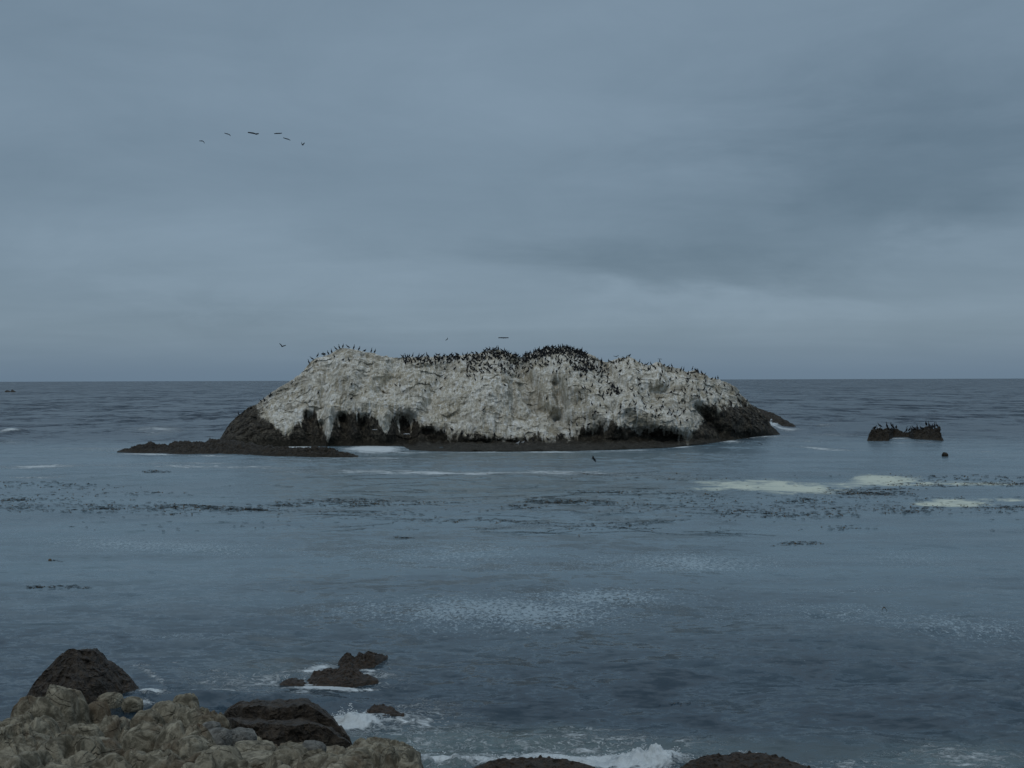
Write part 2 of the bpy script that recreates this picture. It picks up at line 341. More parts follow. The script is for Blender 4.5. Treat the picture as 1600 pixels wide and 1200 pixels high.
def build_sea():
    wv = np.concatenate([[0.00024, 0.0004, 0.0007, 0.0011, 0.0015], np.arange(0.0019, 0.335, 0.00042), np.arange(0.336, 0.95, 0.004)])
    uu = np.concatenate([-np.geomspace(3.0, 0.47, 40), np.arange(-0.465, 0.465, 0.00085), np.geomspace(0.47, 3.0, 40)])
    Wg, U = np.meshgrid(wv, uu, indexing='ij')
    Y = H / Wg; X = U * Y
    px, py = proj(X, Y, np.zeros_like(X))
    chop = chop_of(X, Y)
    z = waves(X, Y, chop)
    foam = np.zeros_like(X); cream = np.zeros_like(X); fleck = np.zeros_like(X); turb = np.zeros_like(X)
    def E(cx, cy, rx, ry, tilt=0.0, p=2.0):
        return np.exp(-(np.abs((px - cx) / rx)**p + np.abs((py - cy - tilt * (px - cx)) / ry)**p))
    # foam round the island and the far swells
    for cx, cy, rx, ry, s, ti in ((12, 677, 26, 3.5, 1.0, -0.15), (250, 672, 50, 8, 0.62, 0.0), (60, 731, 75, 3.2, 0.85, -0.01), (60, 746, 60, 2, 0.5, 0), (180, 703, 120, 3, 0.55, 0.01), (20, 690, 30, 3, 0.5, 0),
            (330, 713, 45, 1.8, 0.9, 0.0), (300, 725, 110, 3.0, 0.62, 0.01), (700, 739, 280, 4.5, 0.95, 0.004), (330, 731, 200, 3, 0.7, 0.01), (640, 736, 160, 2.2, 0.35, 0.008), (1000, 744, 130, 2.5, 0.45, 0.004),
            (456, 699, 38, 4.5, 1.1, -0.02), (583, 703, 48, 7.0, 1.35, 0.0), (1205, 668, 16, 6, 1.1, 0.0), (1225, 671, 26, 3.5, 1.0, 0.0), (1290, 665, 20, 2.5, 0.7, 0), (1190, 684, 45, 2.6, 0.85, -0.02), (1140, 691, 26, 2.2, 1.0, 0.02), (1060, 698, 26, 2.0, 0.8, 0.0),
            (995, 703, 30, 1.6, 0.6, 0), (1300, 702, 65, 1.6, 0.75, 0.07), (1260, 690, 40, 2, 0.5, 0), (1300, 680, 60, 3, 0.4, 0), (1405, 685, 24, 2.0, 0.7, 0), (1412, 692, 60, 1.6, 0.5, 0), (1530, 707, 70, 2, 0.3, 0),
            (820, 707, 180, 1.6, 0.75, 0), (960, 704.5, 60, 1.5, 0.8, -0.02), (560, 717, 120, 1.6, 0.6, 0), (640, 708, 40, 3, 0.8, 0), (230, 709.5, 60, 1.3, 0.8, 0.02), (560, 722, 300, 5, 0.35, 0)):
        foam = np.maximum(foam, s * E(cx, cy, rx, ry, ti))
    foam *= 0.95 + 0.55 * fbm(X / 5, Y / 9, 0, 4)
    # cream kelp foam
    for cx, cy, rx, ry, s, ti in ((1235, 761, 80, 9, 1.2, 0.05), (1160, 757, 65, 6.5, 1.0, 0.05), (1385, 750, 48, 6.5, 1.25, 0.0), (1410, 757, 60, 3.2, 0.85, 0.0), (1330, 757, 60, 4, 0.6, 0), (1492, 784, 58, 5.5, 1.15, 0.0), (1500, 755, 100, 3.5, 0.6, 0.02), (1115, 762, 40, 4, 0.5, 0), (1560, 778, 50, 2.5, 0.5, 0)):
        cream = np.maximum(cream, s * E(cx, cy, rx, ry, ti, 2.4))
    # drifting flecks
    for cx, cy, rx, ry, s, ti in ((790, 962, 190, 26, 1.0, 0.0), (940, 938, 160, 14, 0.85, 0.0), (600, 960, 180, 18, 0.5, 0.0), (240, 856, 230, 12, 0.72, 0.05), (700, 872, 200, 20, 0.68, 0.0), (1040, 882, 230, 16, 0.82, 0.0), (880, 893, 200, 8, 0.6, 0.0),
            (1260, 962, 190, 22, 0.5, 0.02), (1500, 985, 150, 22, 0.62, 0.08), (300, 1000, 160, 10, 0.25, 0), (1420, 875, 120, 16, 0.4, 0), (1250, 1040, 90, 8, 0.2, 0), (960, 820, 200, 10, 0.3, 0.0), (1330, 925, 90, 8, 0.4, 0)):
        fleck = np.maximum(fleck, s * E(cx, cy, rx, ry, ti))
    fleck *= 0.7 + 0.6 * (fbm(X / 5, Y / 12, 0, 3))
    # surf near the shore
    for cx, cy, rx, ry, s, ti in ((880, 1186, 250, 13, 1.25, 0.0), (1015, 1182, 52, 20, 1.6, 0.0), (840, 1158, 320, 22, 0.55, 0), (640, 1130, 140, 44, 0.50, 0), (420, 1066, 150, 26, 0.50, 0), (560, 1052, 90, 24, 0.5, 0), (515, 1073, 60, 4, 1.1, 0), (500, 1046, 34, 5, 0.9, -0.1), (575, 1046, 22, 3, 0.8, 0), (1500, 1180, 160, 24, 0.50, 0), (1320, 1190, 140, 12, 0.5, 0), (1250, 1190, 200, 10, 0.4, 0), (830, 1176, 110, 8, 0.9, 0.03), (700, 1182, 90, 8, 0.9, -0.02), (645, 1172, 50, 4, 0.9, 0.0), (880, 1134, 36, 9, 0.55, 0.0), (905, 1128, 60, 5, 0.45, 0.05), (755, 1150, 14, 6, 0.6, 0.8),
            (550, 1124, 36, 12, 1.9, 0.0), (585, 1128, 22, 6, 0.9, 0.3), (590, 1145, 14, 12, 0.45, 0), (612, 1128, 30, 6, 0.5, 0), (1060, 1155, 14, 5, 0.8, 0.0), (1165, 1178, 26, 6, 1.0, 0.0), (1250, 1186, 60, 5, 0.55, 0.03),
            (330, 1085, 120, 3.5, 0.8, 0.01), (425, 1084, 60, 5, 0.7, 0.0), (470, 1072, 60, 5, 0.65, -0.05), (560, 1074, 45, 2.5, 0.8, -0.1), (500, 1043, 30, 4, 0.7, -0.08), (230, 1055, 30, 8, 0.6, 0.6), (235, 1090, 30, 5, 0.95, 0.0), (225, 1102, 22, 4, 0.9, 0.0), (225, 1043, 28, 3, 0.5, 0),
            (430, 1060, 60, 8, 0.45, 0.0), (640, 1095, 50, 5, 0.45, 0), (700, 1108, 80, 5, 0.35, 0), (1480, 1165, 60, 10, 0.50, 0.1), (1560, 1180, 60, 8, 0.6, 0), (1400, 1192, 60, 5, 0.45, 0), (660, 1140, 60, 8, 0.40, 0)):
        foam = np.maximum(foam, s * E(cx, cy, rx, ry, ti))
    calm = sm(Y, 34, 62) * (1 - sm(Y, 160, 215)) * (0.85 + 0.3 * fbm(X / 40, Y / 25, 0, 3))
    turb = np.clip(0.10 * (1 - sm(Y, 32, 60)) + 0.75 * E(860, 1170, 420, 26) + 0.55 * E(700, 1150, 160, 26) + 0.75 * E(1500, 1190, 160, 34) + 0.6 * E(885, 1134, 50, 10) + 0.45 * E(760, 760, 420, 26) + 0.5 * E(800, 712, 240, 8) + 0.3 * E(430, 1050, 120, 30) + 0.9 * E(680, 1195, 60, 10), 0, 1)
    # breaking crests and splashes lift the surface itself
    hf = 0.6 + 0.8 * fbm(X * 2.2, Y * 2.2, 0, 4, 0.6)
    def ridge(cx, cy, rx, ry, h, ti=0.0, rough=1.0):
        return h * E(cx, cy, rx, ry, ti) * (1 - rough + rough * hf)
    z += ridge(860, 1185, 230, 12, 0.20) + ridge(1015, 1184, 40, 13, 0.34) + ridge(985, 1186, 30, 10, 0.15) + ridge(1048, 1186, 28, 9, 0.18) + ridge(700, 1187, 90, 8, 0.12)
    z += ridge(548, 1125, 30, 8, 0.32) + ridge(585, 1130, 18, 7, 0.16) + ridge(1165, 1183, 24, 6, 0.25) + ridge(1061, 1158, 12, 5, 0.10)
    z += ridge(380, 1090, 160, 6, 0.16, 0.0, 0.4) + ridge(235, 1093, 26, 6, 0.15) + ridge(900, 1150, 220, 9, 0.14, 0, 0.2) + ridge(740, 1138, 150, 9, 0.10, 0, 0.2) - ridge(380, 1103, 150, 6, 0.10, 0.0, 0.1)
    z += ridge(12, 680, 28, 6, 0.8, -0.15, 0.2) + ridge(1205, 669, 14, 5, 1.1, 0, 0.4) + ridge(600, 1112, 40, 10, 0.10, 0, 0.1)
    me = grid_mesh("sea", np.stack([X, Y, z], -1), dict(foam=foam, cream=cream, fleck=np.clip(fleck, 0, 1.3), turb=turb, chop=chop, calm=calm, far=sm(Y, 150, 260), rgh=0.14 + 0.11 * sm(Y, 34, 70) + 0.01 * sm(Y, 180, 330)))
    return link("sea", me, MW, kind="structure")
build_sea()

# ------------------------------------------------------------------ rocks that stand in the sea (front face, ridge, back face)
def sea_rock(name, top, water, depth, mat, label, group=None, step=1.0, rows=120, gfun=None, relief=None, nz=(0.5, 4.0), guano=None, zn=0.12, base=None, category="rock", spiky=0.0):
    x0, x1 = top[0][0], top[-1][0]
    pxs = np.arange(x0, x1 + step * 0.5, step)
    nfr = rows; nbk = max(12, rows // 4); nsk = 4
    pt, pw = pl(pxs, top), pl(pxs, water)
    uW = ground(pxs, pw); Yw = uW[:, 1]
    D = pl(pxs, depth)
    s = np.linspace(0, 1, nfr)[:, None]
    g = gfun(s, pxs[None, :]) if gfun else 0.10 * sm(s, 0, 0.05) + 0.10 * s + 0.80 * s**1.5
    PY = pw + (pt - pw) * s; PX = np.broadcast_to(pxs, PY.shape)
    YY = Yw + D * g
    if base is not None:                                   # a ledge runs from the water's edge back to the foot of the cliff
        Yc = np.maximum(Yw, pl(pxs, base)); led = np.clip(pl(pxs, [(338, .04), (620, .05), (660, .10), (1000, .10), (1219, .04)]), 0.03, 1)
        YY = Yw + (Yc - Yw) * sm(s / led, 0.0, 1.0) + D * g
    if relief is not None: YY = YY + relief(PX, PY) * np.sin(np.pi * np.clip(s, 0, 1))**0.6
    P = at(PX, PY, YY)
    # back face
    tb = np.linspace(0, 1, nbk + 1)[1:, None]
    ridge = P[-1]
    zb = ridge[:, 2] * np.cos(tb * np.pi / 2)**0.9 - 0.6 * tb
    Yb = ridge[:, 1] + D * 0.9 * np.sin(tb * np.pi / 2)
    B = np.stack([ridge[:, 0] * (Yb / ridge[:, 1]), Yb, zb], -1)
    # skirt below the water
    sk = np.linspace(1.5, 0, nsk + 1)[:-1, None]
    K = np.stack([np.broadcast_to(P[0, :, 0], (nsk, len(pxs))), P[0, :, 1] - sk * 0.6, P[0, :, 2] - sk], -1)
    A = np.concatenate([K, P, B], 0)
    x, y, z = A[..., 0], A[..., 1], A[..., 2]
    amp, lam = nz
    off = hash_off(name)
    fade = sm(z, -0.3, 1.0 * amp + 0.3)
    endf = np.minimum(sm(pxs, x0, x0 + 0.06 * (x1 - x0)), 1 - sm(pxs, x1 - 0.06 * (x1 - x0), x1))[None, :]
    n1 = fbm(x / lam + off, y / lam * 0.7, z / lam, 4, 0.55)
    n2 = ridged(x / (lam * 0.28) + off, y / (lam * 0.28), z / (lam * 0.34), 4)
    n3 = ridged(x / (lam * 0.5) + off + 3, (y + z) / (lam * 0.5), (z - y) / (lam * 1.5), 3)
    d = amp * (n1 * 1.0 + 0.24 * n2 + 0.28 * n3 - 0.2) * fade
    fw = 0.25 * fbm(x / lam * 2, z / lam * 2, off, 3)
    d = d + amp * fade * (0.17 * facets(x / (lam * 0.42) + fw, (z * 1.3 + y * 0.3) / (lam * 0.38) + fw, 7) + 0.08 * facets(x / (lam * 0.17) + fw, (z * 1.3 + y * 0.3) / (lam * 0.15), 8))
    dn = np.stack([0.25 * d, -0.95 * d, 0.0 * d], -1)
    A = A + dn
    A[..., 2] += zn * (n2 * 0.7 + fbm(x * 1.1 / max(lam * 0.1, .2) + off, y, z, 3) * 0.6) * (0.35 + 0.65 * endf) * sm(z, -0.1, 0.6 * zn + 0.2)
    A[..., 2] += 1.6 * zn * np.clip(fbm(x * 0.9 / max(zn, .1) * .3 + off, y * .5, 1.7, 4), 0, 1) * sm(z, -0.1, 0.2) * (1 - sm(z, 1.0, 2.5)) * endf
    if spiky: A[..., 2] += spiky * np.clip(vnoise(x * 9, y * 9, z * 9), 0, 1)**2
    att = {}
    if guano is not None:
        PXa = np.broadcast_to(pxs, A.shape[:2]); PYa = np.concatenate([np.repeat(PY[:1], nsk, 0), PY, np.repeat(PY[-1:], nbk, 0)], 0)
        att['guano'] = guano(PXa, PYa, A)
    o = link(name, grid_mesh(name, A, att), mat, label, category, group)
    return o, A[nsk:nsk + nfr], pxs
def hash_off(s): return (sum(ord(c) * (i + 3) for i, c in enumerate(s)) % 997) * 0.731
def seg_d(PX, PY, pts):
    best = np.full(PX.shape, 1e9)
    for (ax, ay), (bx, by) in zip(pts[:-1], pts[1:]):
        vx, vy = bx - ax, by - ay
        q = np.clip(((PX - ax) * vx + (PY - ay) * vy) / (vx * vx + vy * vy), 0, 1)
        best = np.minimum(best, np.hypot(PX - ax - q * vx, PY - ay - q * vy))
    return best

ISLE_TOP = [(338, 694), (345, 684), (355, 668), (368, 652), (385, 640), (402, 631), (425, 614), (450, 599), (466, 588), (478, 575), (486, 566), (495, 560), (508, 557), (520, 551), (532, 546), (545, 545), (560, 548), (575, 552), (590, 556), (604, 558), (620, 560), (640, 560), (660, 558), (690, 558), (715, 556), (740, 555), (760, 550), (775, 548),
            (788, 550), (802, 556), (813, 560), (824, 556), (838, 549), (858, 545), (880, 543), (900, 547), (914, 551), (930, 559), (948, 568), (958, 564), (970, 560), (985, 559), (994, 563), (1004, 570), (1020, 571), (1028, 566), (1040, 571), (1058, 577), (1075, 581), (1085, 579), (1098, 585), (1110, 592), (1122, 594),
            (1135, 599), (1150, 608), (1162, 620), (1172, 631), (1182, 639), (1192, 648), (1200, 658), (1208, 667), (1214, 674), (1219, 678)]
ISLE_WATER = [(338, 696), (400, 698), (530, 697), (628, 698), (640, 704), (700, 706), (800, 706), (900, 705), (980, 702), (1050, 699), (1100, 694), (1140, 690), (1180, 686), (1210, 681), (1219, 679.5)]
BOUND = [(338, 600), (400, 632), (412, 652), (440, 670), (462, 672), (468, 648), (490, 645), (504, 668), (514, 688), (522, 650), (560, 646), (590, 655), (602, 686), (612, 655), (650, 651), (676, 664), (700, 676), (730, 678), (780, 687), (850, 690), (880, 684), (905, 672), (930, 668), (960, 662), (1000, 672), (1050, 676), (1080, 680), (1095, 668), (1110, 650), (1130, 636), (1150, 632), (1180, 640), (1200, 645), (1219, 655)]
def isle_g(s, px):
    return 0.05 * s + 0.95 * np.clip((s - 0.12) / 0.88, 0, 1)**1.35
def isle_relief(PX, PY):
    r = 0
    for pts, wd, dep in (([(813, 556), (818, 585), (832, 612), (840, 640), (862, 655), (885, 668)], 15, 3.8), ([(622, 562), (612, 590), (600, 612)], 11, 2.6), ([(700, 575), (690, 600), (668, 640)], 12, 2.0),
                         ([(940, 570), (962, 598), (975, 612)], 10, 3.0), ([(870, 600), (880, 640), (872, 655)], 8, 2.2), ([(1050, 580), (1045, 605), (1020, 620)], 12, 2.4), ([(1090, 640), (1105, 660), (1130, 680)], 9, 2.5),
                         ([(520, 560), (512, 590), (500, 640)], 10, 1.4), ([(800, 600), (805, 650)], 5, 1.5), ([(484, 655), (486, 690)], 11, 3.6), ([(502, 665), (504, 690)], 6, 3), ([(535, 657), (540, 690)], 10, 3.2), ([(566, 660), (570, 690)], 9, 2.4), ([(632, 660), (636, 690)], 17, 4.0), ([(670, 680), (690, 695)], 12, 3), ([(900, 690), (930, 685)], 14, 3.5), ([(990, 684), (1050, 688)], 12, 3.0), ([(575, 570), (560, 620)], 9, 1.2)):
        r = r + 1.15 * dep * np.exp(-(seg_d(PX, PY, pts) / wd)**2)
    for pts, wd, dep in (([(540, 560), (560, 620), (600, 650)], 26, 2.0), ([(650, 570), (640, 640)], 16, 1.6), ([(880, 565), (900, 600), (1000, 640), (1060, 670)], 22, 3.0), ([(760, 600), (750, 680)], 30, 2.2), ([(1000, 580), (1090, 612), (1180, 670)], 18, 2.2), ([(930, 640), (960, 665)], 16, 2.0), ([(514, 640), (512, 690)], 6, 1.2), ([(600, 650), (604, 690)], 7, 1.2)):
        r = r - 1.35 * dep * np.exp(-(seg_d(PX, PY, pts) / wd)**2)
    return r
def isle_guano(PX, PY, A):
    x, y, z = A[..., 0], A[..., 1], A[..., 2]
    b = np.minimum(pl(PX, BOUND), 684) + 7 * vnoise(PX / 9.0, PY / 40.0, 2.2) + 5 * vnoise(PX / 2.6, PY / 30.0, 5.2) + 14 * fbm(PX / 16, PY / 16, 0, 5, 0.65)
    for x0_, w_, l_ in ((469, 2.0, 22), (498, 1.2, 16), (513, 2.2, 12), (528, 1.2, 18), (558, 1.3, 14), (604, 2.4, 10), (623, 1.2, 22), (642, 1.6, 26), (655, 3.0, 16), (704, 1.4, 14), (716, 1.3, 12), (1062, 2.0, 20), (1075, 1.5, 22), (905, 1.5, 16)):
        b = b + l_ * np.exp(-((PX + 1.5 * np.sin(PY / 6.0) - x0_) / w_)**2)
    g = sm(b - PY, -11, 9)
    for cx, cy, rx, ry, am in ((955, 606, 11, 12, 0.55), (1104, 645, 12, 16, 0.8), (640, 598, 10, 5, 0.2), (1130, 668, 30, 12, 0.5), (1120, 636, 8, 5, 0.5), (790, 556, 60, 16, 0.18), (880, 552, 50, 12, 0.22), (803, 640, 5, 14, 0.4), (1150, 604, 14, 5, 0.5), (1165, 622, 12, 9, 0.4), (1088, 583, 14, 3, 0.6)):
        g = g - am * np.exp(-((PX - cx) / rx)**2 - ((PY - cy) / ry)**2)
    left = sm(PX, 395, 450)
    g = g * (0.55 + 0.45 * np.maximum(left, sm(PY - pl(PX, ISLE_TOP), 14, 22)))
    return np.clip(g, 0, 1)
isle, IP, IPX = sea_rock("island_rock", ISLE_TOP, ISLE_WATER, [(338, 4), (400, 8), (480, 13), (700, 15), (900, 16), (1060, 14), (1150, 9), (1219, 3)], M_ISLE,
    "huge bird rock streaked white with guano, dark at its base, alone in the bay", step=0.8, rows=300, gfun=isle_g, relief=isle_relief, nz=(1.5, 5.5), guano=isle_guano, zn=0.34, base=[(338, 175), (640, 175), (900, 174), (1000, 175), (1050, 177), (1100, 181), (1140, 187), (1180, 196), (1219, 207)])

reef, _, _ = sea_rock("reef_rock", [(183, 705), (200, 701), (214, 697), (226, 697), (236, 693), (248, 698), (262, 697), (275, 691), (290, 690), (300, 693), (318, 692), (332, 688), (350, 688), (380, 692), (410, 698), (436, 700), (470, 700), (505, 701), (530, 706), (548, 709), (560, 712)],
    [(183, 706.5), (230, 708), (300, 710.5), (350, 710), (390, 711), (430, 714), (500, 716), (545, 715.5), (560, 714)], [(183, 1), (240, 5), (340, 9), (420, 4), (560, 1.5)], M_WET,
    "long low dark reef running out from the left foot of the white rock", step=0.8, rows=60, nz=(0.5, 2.0), zn=0.30)
spur, _, _ = sea_rock("sea_rock", [(1160, 630), (1175, 634), (1190, 640), (1203, 644), (1214, 648), (1226, 656), (1236, 662), (1244, 666)], [(1160, 667), (1244, 667.2)], [(1160, 8), (1220, 6), (1244, 1)], M_WET,
    "low dark tapering rock just behind the right end of the white rock", step=0.8, rows=50, nz=(0.5, 2.5), zn=0.25)
twin, TP, TPX = sea_rock("sea_rock", [(1355, 688), (1359, 678), (1364, 672), (1372, 670), (1382, 673), (1392, 671), (1402, 673), (1410, 677), (1416, 678), (1422, 675), (1430, 674), (1440, 673), (1452, 671), (1462, 671), (1468, 676), (1471, 684), (1474, 688)],
    [(1355, 689.5), (1388, 689.5), (1396, 683), (1420, 683), (1428, 687), (1474, 689)], [(1355, 1), (1375, 4), (1412, 2), (1450, 5), (1474, 1)], M_WET,
    "small double-humped dark rock right of the white rock, crowded with black birds", step=0.4, rows=80, nz=(0.8, 1.8), zn=0.55)
sea_rock("sea_rock", [(7, 612.5), (9, 610.5), (12, 609.8), (15, 611), (17, 611.5), (18, 609.3), (20, 608.8), (22, 610.5), (25, 612.3)], [(7, 612.8), (25, 612.8)], [(7, 2), (12, 10), (25, 2)], M_WET,
    "tiny dark rock far out near the horizon at the left edge", step=0.25, rows=20, nz=(0.3, 3), zn=0.3)
def blob_rock(name, px, py, wpx, hpx, mat, label, category, sink=0.3, seed=1, rough=0.12):
    """a rounded stone standing in the sea: displaced sphere"""
    c = ground(px, py); k = c[1] / F; rx, rz = wpx * k / 2, hpx * k
    n = 28; th = np.linspace(0, math.pi, n)[:, None]; ph = np.linspace(0, 2 * math.pi, 2 * n)[None, :]
    d = np.stack([np.sin(th) * np.cos(ph), np.sin(th) * np.sin(ph), np.cos(th) + 0 * ph], -1)
    rr = 1 + rough * fbm(d[..., 0] * 2 + seed * 7, d[..., 1] * 2, d[..., 2] * 2 + 3, 4)
    P = d * rr[..., None] * np.array([rx, rx * 0.9, rz * (1 + sink) / 2])
    o = link(name, grid_mesh(name, P), mat, label, category)
    o.location = (c[0], c[1], rz * (1 - sink) / 2)
    return o
blob_rock("sea_rock", 1476.5, 714, 9.5, 7.5, M_WET, "small round dark rock tip in the water below the double-humped rock", "rock", 0.5, 3, 0.25)

# foreground rocks in the surf
peak, _, _ = sea_rock("shore_rock", [(38, 1092), (50, 1078), (62, 1062), (78, 1044), (92, 1028), (102, 1019), (116, 1016), (135, 1014), (150, 1016), (160, 1022), (170, 1033), (182, 1042), (192, 1048), (204, 1060), (214, 1072), (226, 1082)],
    [(38, 1112), (120, 1126), (226, 1084.5)], [(38, 0.4), (80, 1.6), (130, 2.1), (190, 1.5), (226, 0.3)], M_BROWN, "tall dark brown peaked rock rising behind the pale boulders", step=0.5, rows=200, nz=(0.30, 1.0), zn=0.09)
def flat_g(s, px):
    return 0.06 * sm(s, 0, 0.06) + 0.08 * s + 0.52 * sm(s, 0.54, 0.66) + 0.10 * s + 0.24 * sm(s, 0.90, 1.0)
sea_rock("shore_rock", [(345, 1122), (352, 1112), (362, 1104), (376, 1099), (392, 1100), (404, 1097), (418, 1100), (432, 1098), (446, 1099), (458, 1096), (470, 1095), (482, 1096), (492, 1102), (500, 1109), (508, 1114), (520, 1122), (528, 1132), (538, 1143), (546, 1152), (551, 1165)],
    [(345, 1140), (380, 1170), (460, 1176), (540, 1172), (551, 1170)], [(345, 0.8), (380, 2.3), (470, 2.6), (520, 2.0), (551, 0.3)], M_BROWN, "broad flat-topped dark rock with a stepped ledge, right of the pale boulders", step=0.5, rows=200, nz=(0.20, 0.8), gfun=flat_g, zn=0.07)
for top, wat, dep, lab in (
    ([(526, 1040), (534, 1028), (542, 1021), (548, 1023), (554, 1028), (561, 1020), (570, 1021), (580, 1020), (590, 1023), (600, 1024), (606, 1026)], [(526, 1042), (560, 1045), (585, 1041), (606, 1027)], [(526, .3), (560, 1.2), (606, .3)], "jagged dark reef rock farthest out in the near water"),
    ([(437, 1068), (444, 1063), (452, 1060), (460, 1061), (468, 1060), (478, 1063), (486, 1056), (491, 1050), (499, 1049), (506, 1047), (514, 1045), (522, 1047), (530, 1044), (538, 1040), (545, 1037), (552, 1040), (558, 1046), (566, 1052), (576, 1055), (591, 1061)], [(437, 1070), (480, 1071), (520, 1071), (550, 1070), (570, 1066), (591, 1063)], [(437, .3), (462, .8), (500, 1.3), (550, 1.5), (591, .2)], "long knobbly dark reef rock with foam along its near side"),
    ([(572, 1110), (580, 1105), (590, 1101), (600, 1102), (610, 1106), (622, 1112), (632, 1117)], [(572, 1113), (598, 1118), (632, 1118)], [(572, .2), (598, .9), (632, .2)], "dark rock barely awash beside the white splash")):
    sea_rock("reef_rock", top, wat, dep, M_KELPROCK, lab, step=0.4, rows=90, nz=(0.22, 0.5), zn=0.09, spiky=0.06)
sea_rock("kelp_covered_rock", [(732, 1204), (745, 1197), (760, 1191), (775, 1187), (800, 1186), (830, 1185), (860, 1185), (885, 1187), (905, 1191), (925, 1197), (935, 1204)], [(732, 1206), (760, 1212), (840, 1216), (935, 1206)], [(732, .3), (840, 1.2), (935, .3)], M_KELPROCK,
    "seaweed-draped dark rock at the bottom edge, in front of the surf", step=0.5, rows=90, nz=(0.10, 0.4), zn=0.05, spiky=0.07)
sea_rock("kelp_covered_rock", [(1056, 1204), (1068, 1195), (1080, 1189), (1095, 1183), (1110, 1179), (1125, 1180), (1145, 1179), (1165, 1178), (1185, 1178), (1205, 1181), (1225, 1186), (1240, 1192), (1260, 1197), (1275, 1204)], [(1056, 1206), (1100, 1214), (1200, 1214), (1275, 1206)], [(1056, .3), (1130, 1.2), (1200, 1.2), (1275, .3)], M_KELPROCK,
    "larger seaweed-draped dark rock at the bottom edge, right of the breaking wave", step=0.5, rows=90, nz=(0.12, 0.4), zn=0.05, spiky=0.07)

# ------------------------------------------------------------------ pale granite outcrop in the left foreground, and the bank under the camera
LUMPS = [(88, 1077, 92), (48, 1084, 52), (8, 1074, 40), (180, 1107, 66), (150, 1104, 34), (262, 1086, 70), (285, 1082, 50), (275, 1078, 40), (300, 1096, 64), (335, 1107, 46), (228, 1122, 78), (290, 1126, 82), (45, 1108, 92),
         (452, 1173, 60), (500, 1171, 76), (560, 1170, 52), (592, 1169, 32), (622, 1170, 58), (145, 1138, 90), (100, 1150, 110), (20, 1150, 100), (190, 1164, 90), (250, 1170, 80), (325, 1166, 90), (300, 1150, 70), (70, 1178, 90), (370, 1186, 60), (150, 1184, 70), (215, 1190, 60), (10, 1190, 60), (430, 1192, 60), (540, 1193, 80), (640, 1188, 40), (230, 1102, 50), (130, 1122, 60)]
def zplane(y): return 0.30 + 0.13 * (34.5 - y)
def lump_xy(px, top, hgt):
    u, s = ray(px, top)
    y = (H - 0.30 - 0.13 * 34.5 - hgt) / (-s - 0.13) if False else (H - 0.30 - 0.13 * 34.5 - hgt) / (-float(s) - 0.13)
    return float(u) * y, y
